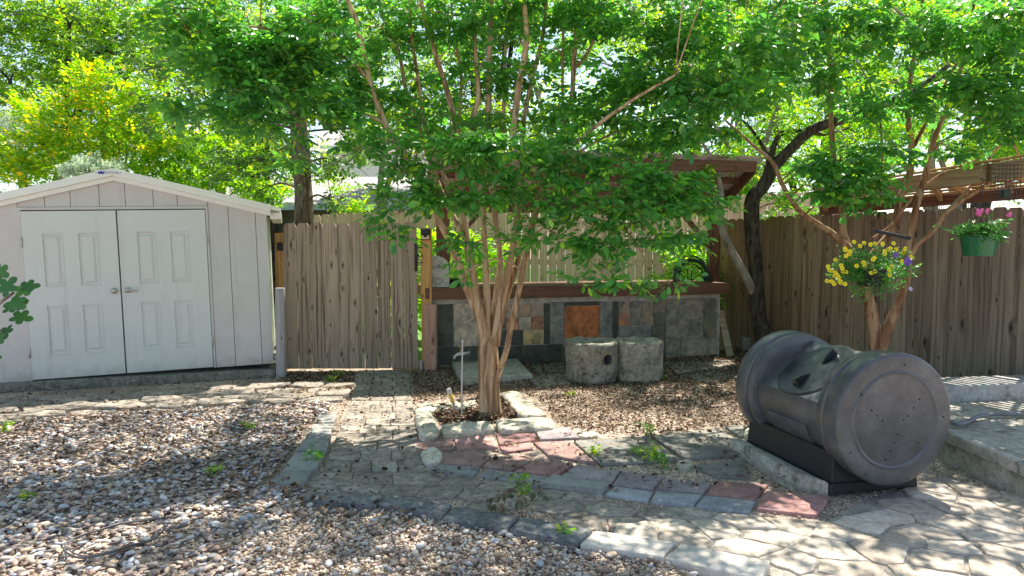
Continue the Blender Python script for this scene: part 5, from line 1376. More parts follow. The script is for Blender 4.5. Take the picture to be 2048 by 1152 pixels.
CM = [(720, 190, 6.2, 50, 40, 16), (760, 60, 6.4, 60, 50, 20), (820, 170, 6.4, 50, 40, 16), (900, 40, 6.4, 60, 40, 20), (960, 150, 6.4, 50, 40, 14), (1040, 60, 6.4, 50, 40, 16), (1060, 160, 6.3, 50, 40, 14), (900, 250, 6.3, 60, 30, 16), (1000, 230, 6.3, 60, 30, 14), (1100, 280, 6.2, 60, 30, 16), (830, 20, 6.2, 60, 30, 18), (1000, -10, 6.2, 70, 40, 24), (1140, 10, 6.2, 60, 40, 24), (340, 60, 5.6, 40, 60, 30), (480, 130, 5.6, 80, 60, 60), (580, 130, 5.7, 70, 60, 50), (760, 200, 6.3, 60, 40, 20), (1000, 20, 6.6, 60, 40, 26), (880, 120, 6.7, 50, 50, 20), (1550, 60, 5.9, 60, 60, 34), (1540, 150, 6.0, 50, 50, 24), (400, 40, 5.6, 75, 70, 60), (430, 150, 5.5, 85, 60, 60), (520, 70, 5.7, 90, 80, 80), (560, 200, 5.6, 90, 60, 70), (640, 90, 5.8, 80, 90, 60), (640, 220, 5.7, 70, 50, 50), (390, 215, 5.5, 50, 35, 22), (500, 230, 5.5, 50, 35, 24), (600, 300, 5.9, 30, 40, 14), (700, 40, 6.3, 70, 60, 34), (690, 160, 6.2, 50, 60, 26), (720, 300, 5.9, 50, 36, 26), (790, 250, 6.5, 60, 50, 24), (790, 100, 6.5, 60, 70, 26), (870, 60, 6.6, 80, 60, 34), (860, 210, 6.6, 60, 60, 24),
      (800, 360, 5.6, 80, 50, 60), (790, 430, 5.6, 40, 40, 26), (850, 300, 5.6, 60, 40, 36), (930, 320, 5.4, 80, 45, 60), (880, 400, 5.5, 60, 40, 40), (1010, 300, 5.3, 80, 40, 60), (980, 385, 5.5, 70, 36, 40), (1070, 350, 5.5, 70, 45, 50), (1040, 450, 5.6, 40, 40, 18), (940, 490, 5.55, 28, 40, 15), (930, 545, 5.55, 14, 20, 5),
      (1150, 310, 5.6, 90, 50, 60), (1160, 410, 5.5, 90, 50, 70), (1240, 350, 5.5, 90, 50, 70), (1270, 430, 5.4, 90, 45, 70), (1350, 380, 5.5, 70, 50, 60), (1400, 400, 5.6, 55, 50, 44), (1120, 480, 5.45, 60, 26, 24), (1210, 490, 5.4, 80, 35, 40), (1300, 490, 5.35, 70, 35, 34), (1370, 470, 5.5, 50, 30, 18), (1160, 565, 5.3, 30, 14, 6), (1215, 550, 5.3, 35, 20, 9), (1270, 570, 5.25, 45, 18, 11), (1340, 570, 5.3, 36, 14, 8), (1330, 530, 5.35, 26, 14, 5), (1180, 527, 5.35, 26, 18, 6),
      (960, 60, 6.5, 70, 50, 26), (1010, 140, 6.6, 50, 50, 14), (1100, 120, 6.6, 60, 50, 22), (1110, 30, 6.5, 60, 40, 22), (930, 190, 6.6, 40, 50, 12), (1090, 230, 6.5, 60, 40, 24), (1200, 60, 6.2, 80, 60, 46), (1220, 160, 6.1, 80, 60, 50), (1190, 240, 6.0, 80, 40, 40), (1290, 70, 6.0, 90, 70, 60), (1300, 180, 5.9, 80, 60, 56), (1290, 270, 5.8, 80, 45, 44), (1390, 60, 5.9, 80, 60, 50), (1400, 160, 5.7, 70, 50, 46), (1390, 250, 5.6, 60, 40, 36), (1470, 100, 5.7, 80, 60, 46), (1500, 190, 5.6, 80, 36, 40), (1460, 215, 5.5, 60, 25, 24)]
clumps = [cl(*c) for c in CM]
inframe = list(clumps)
gg = random.Random(21)
for _ in range(95):   # the crown above the picture, which throws the dappled shade
    a = gg.uniform(0, 6.28); r_ = gg.uniform(.3, 1) ** .6 * 2.7
    x_, y_ = -.9 + r_ * math.cos(a) * 1.2, 6.0 + r_ * math.sin(a) * .85
    clumps.append((x_, y_, gg.uniform(3.85, 5.5), .5, .46, .3, gg.randrange(14, 30)))
def shade_targets(n, x0, x1, y0, y1, k0, k1):
    for _ in range(n):
        h = gg.uniform(3.9, 5.2); gx_, gy_ = gg.uniform(x0, x1), gg.uniform(y0, y1)
        clumps.append((gx_ + sd.x / sd.z * h, gy_ + sd.y / sd.z * h, h, .42, .4, .26, gg.randrange(k0, k1)))
shade_targets(40, -3.2, .9, 2.6, 4.9, 14, 30)
shade_targets(9, .9, 3.2, 3.0, 4.6, 14, 24)
twigs(mb, clumps, allp, 5, .011, 4); rebase(mb, loc); mb.build('trunk', m_bark, mt, smooth=180)
def reb(cs, o): return [(c[0] - o.x, c[1] - o.y, c[2] - o.z, *c[3:]) for c in cs]
nI = len(inframe)
crown('crown', reb([(*c[:6], int(c[6] * (1.75 if c[2] > 2.35 else 1.15 if c[2] > 1.8 else .95))) for c in clumps[:nI]], loc), .082, [m_leaf, m_leaf, m_leaf2], mt, 'hi', 8, twig=.15, seed=4)
crown('upper_crown', reb(clumps[nI:], loc), .085, [m_leaf], mt, 'lo', 8, twig=.16, seed=8)

# ---- right crape myrtle
ZR = 7.15
rt = thing('crape_myrtle', 'crape myrtle with reddish peeling stems behind the compost tumbler, carrying the flower basket', 'tree', gd(1752, 792)); loc = rt.location.copy()
S = [
 [(1752, 792, ZR, .10), (1752, 740, ZR, .085), (1752, 690, ZR, .075), (1745, 640, ZR, .062), (1735, 590, ZR, .055), (1722, 545, ZR, .05), (1705, 510, ZR, .045), (1688, 487, ZR - .02, .036), (1659, 463, ZR - .05, .032), (1600, 422, ZR - .1, .026), (1565, 370, ZR - .15, .021), (1545, 325, ZR - .2, .018), (1500, 285, ZR - .25, .014), (1450, 240, ZR - .3, .009)],
 [(1708, 520, ZR, .036), (1688, 470, ZR + .03, .032), (1683, 407, ZR + .05, .032), (1668, 320, ZR + .05, .028), (1662, 240, ZR + .05, .026), (1662, 160, ZR, .024), (1655, 60, ZR, .02), (1650, -60, ZR, .013)],
 [(1735, 590, ZR, .04), (1742, 520, ZR + .05, .038), (1770, 480, ZR + .05, .038), (1788, 455, ZR + .05, .038), (1800, 398, ZR + .05, .034), (1818, 354, ZR + .05, .032), (1824, 298, ZR + .05, .03), (1815, 230, ZR, .026), (1822, 150, ZR, .022), (1840, 50, ZR, .018), (1850, -60, ZR, .012)],
 [(1757, 720, ZR - .02, .055), (1775, 660, ZR - .05, .05), (1800, 600, ZR - .08, .045), (1814, 550, ZR - .1, .04), (1818, 487, ZR - .1, .036), (1833, 413, ZR - .1, .032), (1851, 348, ZR - .1, .03), (1868, 280, ZR - .1, .027), (1900, 200, ZR - .1, .022), (1930, 110, ZR - .1, .017), (1950, 0, ZR - .1, .012)],
 [(1816, 520, ZR - .1, .03), (1835, 490, ZR - .15, .028), (1865, 463, ZR - .2, .026), (1895, 422, ZR - .25, .024), (1948, 386, ZR - .35, .021), (2000, 352, ZR - .45, .019), (2060, 312, ZR - .6, .015)],
 [(1895, 422, ZR - .25, .017), (1930, 385, ZR - .25, .016), (1965, 345, ZR - .3, .014), (1990, 300, ZR - .35, .012), (2040, 270, ZR - .4, .009)],
 [(1742, 480, ZR + .04, .017), (1783, 451, ZR + .0, .017), (1806, 419, ZR - .05, .015), (1854, 368, ZR - .1, .013), (1910, 335, ZR - .15, .011), (1960, 318, ZR - .2, .008)],
 [(1824, 298, ZR + .05, .02), (1850, 250, ZR, .018), (1880, 190, ZR, .015), (1920, 120, ZR - .1, .012), (2000, 60, ZR - .2, .008)],
 [(1683, 407, ZR, .014), (1705, 400, ZR, .016), (1735, 395, ZR, .015), (1752, 372, ZR, .014), (1765, 320, ZR, .011), (1760, 240, ZR, .009)],
]
mb = MB(); allp = stems(mb, S, 11, .14)
CM = [(1600, 60, 6.6, 70, 70, 36), (1680, 60, 6.7, 90, 70, 46), (1790, 60, 6.7, 90, 70, 50), (1890, 70, 6.6, 90, 70, 50), (1980, 50, 6.4, 90, 60, 50), (2050, 110, 6.3, 80, 70, 44), (1620, 160, 6.7, 60, 60, 24), (1700, 180, 6.8, 60, 60, 26), (1770, 190, 6.8, 60, 60, 26), (1860, 190, 6.7, 70, 60, 32), (1950, 180, 6.4, 80, 50, 40), (2040, 220, 6.2, 70, 50, 36), (1980, 260, 6.3, 60, 36, 18), (1780, 290, 6.8, 50, 40, 16), (1650, 340, 6.6, 45, 30, 22), (1690, 320, 6.6, 50, 36, 26), (1720, 360, 6.55, 50, 34, 28), (1640, 385, 6.6, 34, 22, 10), (1700, 400, 6.5, 40, 22, 16), (1755, 400, 6.5, 24, 22, 8), (1900, 300, 6.6, 40, 24, 8), (1560, 130, 6.5, 50, 60, 20), (1770, 350, 6.6, 30, 24, 8), (2030, 30, 6.0, 60, 40, 24)]
clumps = [cl(*c) for c in CM]; nI = len(clumps)
for _ in range(26):
    a = gg.uniform(0, 6.28); r_ = gg.uniform(.2, 1) ** .6 * 1.8
    clumps.append((3.6 + r_ * math.cos(a), 6.6 + r_ * math.sin(a) * .8, gg.uniform(3.9, 5.0), .42, .4, .26, gg.randrange(14, 26)))
twigs(mb, clumps, allp, 6, .010, 4); rebase(mb, loc); mb.build('trunk', m_bark2, rt, smooth=180)
crown('crown', reb([(*c[:6], int(c[6] * 2.0)) for c in clumps], loc), .085, [m_leaf, m_leaf2], rt, 'hi', 8, twig=.15, seed=14)

# ---- dark trunk tree by the counter, with a pale leaning stem
ZD = 9.35
dt = thing('mesquite_tree', 'dark barked tree with a long slanting limb beside the brown fence', 'tree', gd(1532, 717)); loc = dt.location.copy()
mb = MB()
p1 = stems(mb, [[(1536, 716, ZD, .15), (1530, 680, ZD, .125), (1520, 640, ZD, .11), (1513, 590, ZD, .10), (1511, 540, ZD, .10), (1507, 480, ZD, .10), (1502, 430, ZD, .10), (1506, 395, ZD, .095), (1528, 370, ZD, .088), (1548, 335, ZD - .05, .08), (1580, 300, ZD - .1, .075), (1620, 262, ZD - .15, .07), (1670, 243, ZD - .2, .065), (1720, 232, ZD - .3, .055), (1770, 208, ZD - .4, .045), (1830, 180, ZD - .5, .035), (1900, 130, ZD - .6, .025)],
                [(1528, 372, ZD, .05), (1540, 320, ZD, .042), (1560, 270, ZD, .036), (1600, 262, ZD, .028), (1650, 268, ZD, .022), (1700, 255, ZD, .012)],
                [(1545, 335, ZD, .03), (1530, 300, ZD, .026), (1500, 255, ZD, .02), (1470, 230, ZD, .012)]], 12, .2)
rebase(mb, loc); mb.build('trunk', m_darkbark, dt, smooth=180)
mb = MB()
p2 = stems(mb, [[(1524, 650, ZD + .06, .04), (1514, 605, ZD + .02, .055), (1500, 570, ZD - .05, .058), (1485, 540, ZD - .08, .056), (1465, 505, ZD - .1, .052), (1448, 470, ZD - .1, .050), (1439, 435, ZD - .1, .045), (1443, 405, ZD - .1, .04), (1438, 360, ZD - .1, .03), (1420, 310, ZD - .1, .022), (1400, 280, ZD - .1, .014)],
                [(1460, 300, ZD, .02), (1420, 240, ZD, .018), (1395, 260, ZD, .012)]], 11, .12)
rebase(mb, loc); mb.build('limb', m_greybark, dt, smooth=180)
CM = [(1560, 400, 9.3, 36, 26, 20), (1600, 350, 9.4, 40, 36, 26), (1480, 330, 9.6, 36, 40, 18), (1590, 420, 9.6, 60, 20, 24), (1700, 300, 9.2, 50, 40, 22), (1440, 290, 9.3, 40, 30, 10), (1540, 250, 9.3, 60, 50, 22), (1640, 200, 9.2, 70, 40, 30), (1780, 170, 9.2, 70, 50, 30), (1430, 410, 9.1, 24, 18, 8), (1380, 350, 9.3, 40, 30, 12)]
clumps = [cl(*c) for c in CM]
for _ in range(42):
    h = gg.uniform(4.2, 5.8); clumps.append((gg.uniform(-.4, 3.3) + sd.x / sd.z * h, gg.uniform(6.4, 9.0) + sd.y / sd.z * h, h, .5, .5, .3, gg.randrange(9, 18)))
mb = MB(); twigs(mb, clumps, p1 + p2, 9, .012, 8); rebase(mb, loc); mb.build('twigs', m_greybark, dt, smooth=180)
crown('crown', reb([(*c[:6], c[6] * 2) for c in clumps], loc), .07, [m_bright, m_leaf], dt, 'lo', 8, seed=24)

# ---- oak behind the gate
ok = thing('oak_tree', 'oak with rough furrowed bark rising just behind the gate', 'tree', gd(608, 706)); loc = ok.location.copy(); ZO = 10.2
mb = MB()
p1 = stems(mb, [[(610, 706, ZO, .17), (609, 600, ZO, .15), (608, 450, ZO, .135), (607, 400, ZO, .13), (604, 340, ZO, .13), (600, 280, ZO, .125), (592, 220, ZO, .12), (585, 150, ZO + .1, .11), (590, 80, ZO + .1, .10), (640, 0, ZO, .09), (660, -120, ZO, .07), (690, -260, ZO, .05)],
                [(592, 220, ZO, .07), (560, 150, ZO, .06), (500, 80, ZO + .2, .05), (430, 20, ZO + .3, .035), (380, -60, ZO + .4, .02)],
                [(590, 100, ZO, .06), (650, 30, ZO, .05), (655, -60, ZO, .04)]], 12, .16)
rebase(mb, loc); mb.build('trunk', m_oakbark, ok, smooth=180)
CM = [(350, 110, 10, 80, 90, 50), (330, 230, 10, 60, 70, 36), (420, 250, 10, 80, 60, 50), (300, 30, 10.2, 70, 50, 30), (470, 330, 10, 50, 50, 36), (540, 310, 10.2, 60, 60, 44), (520, 380, 10.4, 40, 26, 22), (640, 330, 10, 50, 40, 22), (580, 140, 10.3, 80, 80, 36), (480, 150, 10.4, 80, 80, 44), (400, 330, 10.6, 50, 40, 20), (700, 120, 10, 60, 80, 30), (650, 50, 9.8, 60, 60, 24), (660, 400, 10, 36, 14, 10), (700, 330, 10.2, 40, 34, 18), (280, 140, 10, 50, 60, 20), (450, 60, 10.4, 80, 60, 34)]
clumps = [cl(*c) for c in CM]
mb = MB(); twigs(mb, clumps, p1, 19, .02, 6); rebase(mb, loc); mb.build('twigs', m_oakbark, ok, smooth=180)
for _ in range(16): clumps.append((gg.uniform(-5.5, -1), gg.uniform(8.5, 11.5), gg.uniform(4.4, 6.5), .7, .7, .45, gg.randrange(20, 40)))
crown('crown', reb([(*c[:6], int(c[6] * 2.4)) for c in clumps], loc), .07, [m_oak, m_oak, m_bright], ok, 'lo', 9, twig=.16, seed=34, tight=.38)

# ---- trees and shrubs beyond the fences
def backtree(name, lab, cat, base_px, Y, CM, L, mats, barkm, trunk_r=.1, mult=1.6, seed=1, nl=9, tight=.34, up=.15, group=None, nst=3, trunk_top=None, sub=4):
    b0_ = pt(base_px, 600, Y); o_ = Vector((b0_.x, Y, 0)); t = thing(name, lab, cat, o_, group=group)
    clumps = [cl(*c) for c in CM]; r_ = random.Random(seed); mb = MB(); pts_all = []
    zs = sorted(c[2] for c in clumps); top = trunk_top or zs[int(len(zs) * .6)]
    for k in range(nst):
        e = r_.choice(clumps); P = [o_ + Vector((r_.uniform(-.1, .1), r_.uniform(-.1, .1), -.05)), o_ + Vector((r_.uniform(-.3, .3) + (e[0] - o_.x) * .25, r_.uniform(-.2, .2), top * .45)), Vector((e[0] * .8 + o_.x * .2, e[1], max(e[2], top * .8)))]
        sm = smoothc(P, 7); rr = [trunk_r * (1 - .75 * i / (len(sm) - 1)) for i in range(len(sm))]; mb.tube(sm, rr, 8, wob=.1); pts_all += list(zip(sm, rr))
    twigs(mb, clumps, pts_all, seed, trunk_r * .25, sub); rebase(mb, o_); mb.build('trunk', barkm, t, smooth=180)
    crown('crown', reb([(*c[:6], int(c[6] * mult * 1.6)) for c in clumps], o_), L * 1.08, mats, t, 'lo', nl, seed=seed, tight=tight, up=up)
    return t
backtree('golden_shrub', 'tall shrub with golden yellow new leaves behind the shed roof', 'shrub', 180, 11.2,
    [(70, 230, 11.2, 50, 36, 30), (130, 210, 11.2, 60, 40, 40), (190, 170, 11.3, 60, 50, 44), (230, 210, 11.2, 70, 60, 56), (290, 190, 11.3, 50, 50, 36), (150, 280, 11, 90, 50, 70), (260, 290, 11, 90, 60, 80), (60, 290, 11, 70, 50, 44), (30, 340, 10.8, 50, 40, 40), (120, 340, 10.8, 90, 40, 60), (330, 270, 11.2, 60, 60, 50)], .075, [m_gold, m_bright, m_bright], m_bark, .05, 2.3, 41, up=.7, nst=6, trunk_top=2.6)
backtree('green_shrub', 'bright green shrub with thin upright stems behind the shed, right of its ridge', 'shrub', 350, 11.4,
    [(340, 330, 11.2, 60, 50, 46), (400, 300, 11.3, 60, 50, 44), (440, 350, 11.2, 60, 40, 40), (400, 370, 11.0, 80, 30, 40), (500, 385, 11.2, 50, 30, 34), (480, 320, 11.4, 40, 40, 24), (310, 350, 11, 60, 40, 34), (540, 395, 11.4, 30, 20, 22)], .07, [m_bright, m_lime_leaf], m_bark, .03, 2.0, 43, up=.8, nst=9, trunk_top=2.5)
backtree('sage_bush', 'silvery sage bush peeping over the shed roof left of its ridge', 'bush', 172, 10.2,
    [(172, 340, 10.2, 26, 20, 22), (150, 350, 10.2, 20, 14, 12), (190, 350, 10.2, 20, 14, 12), (228, 345, 10.2, 14, 10, 9), (30, 270, 12.5, 50, 50, 50), (10, 330, 12.5, 30, 40, 24)], .05, [m_sage], m_greybark, .02, 4.5, 45, up=1.2, nst=4, trunk_top=2.3)
backtree('ash_tree', 'tall bright green tree at the far upper left, beyond the golden shrub', 'tree', 80, 14,
    [(60, 60, 14, 90, 70, 80), (160, 50, 14, 80, 70, 70), (40, 150, 14, 80, 60, 60), (140, 130, 14.2, 80, 60, 60), (230, 110, 14, 70, 70, 60), (250, 40, 14.4, 60, 60, 40), (20, 220, 13.6, 60, 50, 44), (180, 190, 14, 80, 40, 44), (290, 60, 14.5, 60, 70, 34), (10, 30, 13.8, 70, 60, 44), (-60, 100, 13.8, 80, 100, 60), (90, -40, 14, 120, 50, 60)], .085, [m_bright, m_oak, m_lime_leaf], m_darkbark, .14, 2.1, 47)
backtree('hedge_tree', 'dark green leafy tree filling the gap between the golden shrub and the oak', 'tree', 480, 13.5,
    [(420, 150, 14, 80, 80, 50), (360, 60, 14, 70, 60, 36), (520, 250, 13.6, 70, 70, 50), (560, 350, 13.4, 50, 50, 36), (460, 250, 13.6, 70, 60, 46), (600, 170, 14, 60, 80, 34), (350, 180, 14, 60, 70, 40)], .08, [m_oak, m_bright], m_darkbark, .12, 1.9, 49)
backtree('elm_tree', 'airy light green tree behind the centre of the shelter roof', 'tree', 1180, 15,
    [(1090, 160, 15, 60, 70, 26), (1150, 220, 15, 70, 50, 34), (1230, 180, 15, 80, 70, 44), (1320, 130, 15, 80, 80, 44), (1260, 60, 15, 90, 60, 40), (1100, 260, 14.6, 60, 36, 26), (1200, 280, 14.6, 80, 30, 30), (1330, 240, 15, 60, 50, 26), (1010, 200, 15, 40, 60, 12), (1400, 40, 15, 60, 50, 24), (1180, 20, 15, 70, 50, 24), (1000, 60, 15, 60, 50, 12), (1060, 330, 15, 60, 30, 20)], .085, [m_lime_leaf, m_bright], m_greybark, .13, 1.5, 51)
backtree('bay_tree', 'pale trunked light green tree behind the right end of the shelter roof', 'tree', 1480, 14,
    [(1470, 300, 14, 50, 40, 24), (1580, 330, 13.6, 60, 50, 40), (1540, 400, 13.2, 70, 26, 36), (1620, 260, 14, 70, 60, 44), (1640, 400, 13, 50, 24, 26), (1560, 220, 14, 70, 50, 34), (1700, 180, 14, 80, 70, 50), (1500, 130, 14.4, 60, 60, 26), (1620, 100, 14, 80, 60, 40), (1480, 390, 13.5, 40, 30, 24), (1740, 80, 14, 80, 60, 36)], .085, [m_lime_leaf, m_bright], m_greybark, .12, 1.9, 53)
backtree('pecan_tree', 'leafy tree standing behind the timber canopy at the far right', 'tree', 1900, 12.5,
    [(1760, 260, 12.5, 70, 60, 44), (1850, 270, 12.5, 80, 50, 44), (1950, 240, 12.3, 80, 60, 50), (2050, 230, 12, 70, 60, 50), (2000, 300, 11.8, 70, 30, 34), (2080, 330, 11.6, 70, 60, 40), (1870, 150, 12.5, 90, 70, 50), (1990, 110, 12.4, 80, 70, 50), (2080, 60, 12.2, 80, 70, 50), (1900, 40, 12.6, 90, 60, 44), (1780, 340, 12.4, 50, 30, 20), (2020, 395, 11.6, 60, 16, 20), (1700, 330, 12.6, 60, 40, 26)], .085, [m_lime_leaf, m_bright, m_leaf], m_greybark, .12, 1.6, 55)
backtree('yaupon_shrub', 'small bright shrub hanging before the neighbour roof, right of the oak trunk', 'shrub', 690, 11.8,
    [(690, 410, 11.8, 30, 16, 22), (720, 415, 11.8, 28, 10, 14), (650, 345, 12, 30, 24, 14), (630, 300, 12.2, 24, 24, 10), (690, 370, 12, 40, 18, 14)], .06, [m_bright, m_lime_leaf], m_greybark, .02, 1.5, 57, nst=3)
# greenery seen through the gaps low down
backtree('elephant_ear_plants', 'bright green broadleaf plants behind the counter at the hose coil', 'plant', 1385, 10.7,
    [(1385, 530, 10.7, 40, 40, 40), (1350, 500, 10.8, 30, 24, 16), (1400, 580, 10.7, 40, 40, 30), (1350, 560, 10.7, 30, 30, 16)], .11, [m_lime_leaf], m_bark, .01, 1.6, 59, nst=4)
backtree('lime_shrub', 'vivid green shrub behind the mailbox and the gate post', 'shrub', 880, 10.2,
    [(868, 500, 10.0, 18, 40, 20), (935, 510, 10.2, 40, 36, 34), (985, 520, 10.2, 26, 30, 14), (900, 560, 10.2, 60, 26, 30), (868, 600, 10, 20, 50, 16)], .10, [m_lime_leaf], m_bark, .01, 1.6, 61, nst=4, up=.6)
backtree('hedge_shrub', 'lush green shrub glimpsed through the gaps of the gate', 'shrub', 740, 10.6,
    [(640, 640, 10.6, 60, 50, 30), (720, 600, 10.6, 60, 70, 40), (790, 620, 10.6, 50, 70, 40), (700, 690, 10.4, 100, 30, 36)], .09, [m_lime_leaf, m_bright], m_bark, .015, 1.5, 63, nst=4)

backtree('hackberry_tree', 'mid green tree filling the gap between the shelter roof and the slanting dark limb', 'tree', 1440, 16.5,
    [(1420, 80, 16.5, 80, 60, 60), (1500, 60, 16.5, 80, 60, 60), (1380, 170, 16.5, 70, 50, 44), (1480, 180, 16.5, 80, 60, 60), (1560, 130, 16.5, 70, 60, 50), (1430, 260, 16.5, 50, 30, 24), (1540, 270, 16.5, 60, 40, 34), (1620, 330, 16.5, 60, 40, 34)], .10, [m_bright, m_oak], m_greybark, .13, 1.3, 91)
backtree('pear_tree', 'mid green tree low behind the left stems of the central myrtle', 'tree', 760, 15.5,
    [(700, 200, 15.5, 60, 50, 40), (780, 230, 15.5, 60, 50, 44), (850, 190, 15.5, 60, 50, 40), (740, 300, 15.5, 50, 26, 20), (860, 280, 15.5, 50, 30, 26), (780, 120, 15.5, 70, 50, 40), (900, 110, 15.5, 60, 50, 34), (960, 230, 15.5, 50, 40, 20)], .10, [m_oak, m_bright], m_greybark, .12, 1.2, 93)
# far trees closing the view above the fences
for (bx, Y, lab, seed, ms) in ((200, 19, 'distant leafy tree high behind the golden shrub', 81, [m_bright, m_oak]), (560, 18, 'distant tree behind the oak crown', 82, [m_oak, m_bright]), (1330, 19, 'distant yellow green tree behind the airy one at centre right', 83, [m_lime_leaf, m_bright]), (1620, 18, 'distant tree seen between the dark slanting limb and the shelter roof', 84, [m_lime_leaf, m_bright]), (1930, 17, 'distant tree high above the timber canopy', 85, [m_bright, m_lime_leaf]), (940, 20, 'distant tree behind the thin upper stems of the central myrtle', 86, [m_bright, m_oak])):
    rr_ = random.Random(seed)
    CMf = [(bx + rr_.uniform(-190, 190), rr_.uniform(-60, 330), Y + rr_.uniform(-.6, .6), 85, 65, 60) for _ in range(24)]
    backtree('far_tree', lab, 'tree', bx, Y, CMf, .12, ms, m_darkbark, .16, 1.2, seed, sub=3)
# ---- fig branch at the left edge
fg = thing('fig_tree', 'fig branch with big lobed leaves reaching in at the left edge', 'fig', (gd(-130, 900).x, 4.6, 0)); loc = fg.location.copy()
# a lobed leaf
lob = []
for k in range(40):
    a = math.pi * 2 * k / 40; r_ = .5 * (.55 + .45 * abs(math.cos(2.5 * (a))) ** .8) * (1.15 if abs(a) < .5 or abs(a - 2 * math.pi) < .5 else .95)
    lob.append((.42 + r_ * math.cos(a), r_ * math.sin(a), .10 * abs(math.sin(a)) * r_ - .1 * (r_ * math.cos(a)) ** 2))
lob_v = [(.35, 0, 0)] + lob; lob_f = [(0, 1 + k, 1 + (k + 1) % 40) for k in range(40)]
mb = MB(); allp = []
for path in ([(-150, 900, 4.6, .03), (-110, 760, 4.6, .025), (-60, 670, 4.55, .018), (-10, 615, 4.5, .012), (28, 585, 4.5, .008)], [(-150, 900, 4.6, .028), (-100, 700, 4.6, .02), (-50, 600, 4.6, .015), (-20, 560, 4.6, .01)], [(-110, 760, 4.6, .02), (-40, 680, 4.5, .012), (5, 660, 4.45, .008)]):
    allp += stems(mb, [path], 7, 0)
rebase(mb, loc); mb.build('branch', m_greybark, fg, smooth=180)
LF = [(28, 586, 25, .15, 10), (40, 575, 8, .13, -5), (8, 560, 120, .15, 10), (18, 600, -30, .15, 30), (0, 590, 60, .16, 20), (22, 632, -15, .15, 35), (5, 618, 20, .14, 20), (14, 652, -60, .13, 40), (0, 665, -100, .12, 50), (-20, 640, 170, .16, 10), (-30, 590, 150, .16, 0), (-25, 680, 200, .14, 30), (30, 615, 30, .11, 20)]
Ms = []; Ps = []
for i, (x_, y_, a, s_, dr_) in enumerate(LF + [(-60 + gg.uniform(-60, 30), gg.uniform(540, 800), gg.uniform(0, 360), .15, gg.uniform(0, 40)) for _ in range(26)]):
    p = pt(x_, y_, 4.5 + gg.uniform(-.12, .12)); ar = R(a)
    # leaf faces the yard, hanging
    M_ = Matrix.Rotation(R(gg.uniform(-20, 20)), 3, 'Z') @ Matrix.Rotation(R(62 + gg.uniform(-25, 20)), 3, 'X') @ Matrix.Rotation(ar, 3, 'Z')
    Ms.append(np.array(M_) * s_ * .9); Ps.append(np.array(p - loc))
scatter('leaves', lob_v, lob_f, np.array(Ms), np.array(Ps), [m_fig], parent=fg, smooth=True)

# ---- hanging baskets
def basket(name, lab, q, pot_r0, pot_r1, pot_h, potm, foliage, L, flowers, hang_top, seed, leafm):
    t = thing(name, lab, 'hanging basket', q); r_ = random.Random(seed)
    mb = MB(); mb.lathe([(0, 0), (pot_r0, 0), (pot_r1 * .985, pot_h * .93), (pot_r1 * 1.03, pot_h * .94), (pot_r1 * 1.04, pot_h), (pot_r1 * .97, pot_h), (pot_r1 * .93, pot_h * .85), (0, pot_h * .85)], 40, cap=False); mb.build('pot', potm, t, smooth=40)
    mb = MB()
    for k in range(3): a = 2 * math.pi * k / 3 + .4; mb.tube([(pot_r1 * math.cos(a), pot_r1 * math.sin(a), pot_h), (0, 0, hang_top)], .0022, 5)
    mb.tube([(0, 0, hang_top), (.0, 0, hang_top + .03), (.02, 0, hang_top + .06), (.0, 0, hang_top + .08), (-.02, 0, hang_top + .06)], .005, 6); mb.build('hanger', m_black, t, smooth=60)
    crown('foliage', foliage, L, [leafm], t, 'lo', 9, seed=seed, tight=.4, up=.3)
    for (fn, fm, cm, lst, rf_) in flowers:
        for (x_, y_, z_) in lst:
            mb = MB(); n_ = 5; nv = Vector((x_ * .6, -1 + r_.uniform(-.3, .3), r_.uniform(.0, .6))).normalized()
            Mf = frame((x_, y_, z_), Vector((0, 0, 1)).cross(nv).normalized() if True else None, nv)
            vs = [(0, 0, -.004)]; m_ = 20
            for k in range(m_): a = 2 * math.pi * k / m_; rr = rf_ * (.82 + .18 * abs(math.cos(2.5 * a))); vs.append((rr * math.cos(a), rr * math.sin(a), .003))
            mb.add(vs, [(0, 1 + k, 1 + (k + 1) % m_) for k in range(m_)], Mf)
            f_ = mb.build(fn, fm, t)
            if cm: mb = MB(); mb.lathe([(rf_ * .26, .001), (rf_ * .2, .005), (0, .006)], 8, Mf, cap=False); mb.build('flower_centre', cm, f_)
    return t
m_yel = plain('yellow_petal', (.95, .80, .03), .6, dirt=.05); m_yc = plain('yellow_throat', (.55, .30, .02), .7); m_pink = plain('pink_petal', (.80, .16, .42), .6, dirt=.05); m_pur = plain('purple_petal', (.18, .08, .42), .6); m_lil = plain('lilac_petal', (.55, .42, .65), .6)
YQ = 6.55; q = pt(1738, 572, YQ)
pxs = [(1708, 484), (1728, 486), (1750, 487), (1765, 488), (1741, 489), (1787, 487), (1781, 497), (1690, 497), (1700, 503), (1720, 492), (1692, 512), (1769, 503), (1776, 501), (1769, 508), (1792, 499), (1807, 502), (1810, 497), (1806, 507), (1691, 500), (1746, 519), (1749, 516), (1727, 525), (1713, 532), (1729, 532), (1804, 523), (1822, 514), (1783, 533), (1778, 541), (1779, 551), (1742, 546), (1750, 543), (1656, 533), (1659, 541), (1682, 531), (1664, 542), (1671, 546), (1669, 552), (1675, 551), (1686, 543), (1692, 544), (1677, 555), (1680, 562), (1654, 562), (1663, 563), (1668, 568), (1690, 568), (1681, 566), (1671, 520), (1684, 536), (1698, 508)]
def lq(px, py, dy): v = pt(px, py, YQ + dy) - q; return (v.x, v.y, v.z)
yl = [lq(a, b_, -.22 + gg.uniform(-.03, .03) + .0025 * abs(a - 1740) * .5) for a, b_ in pxs]
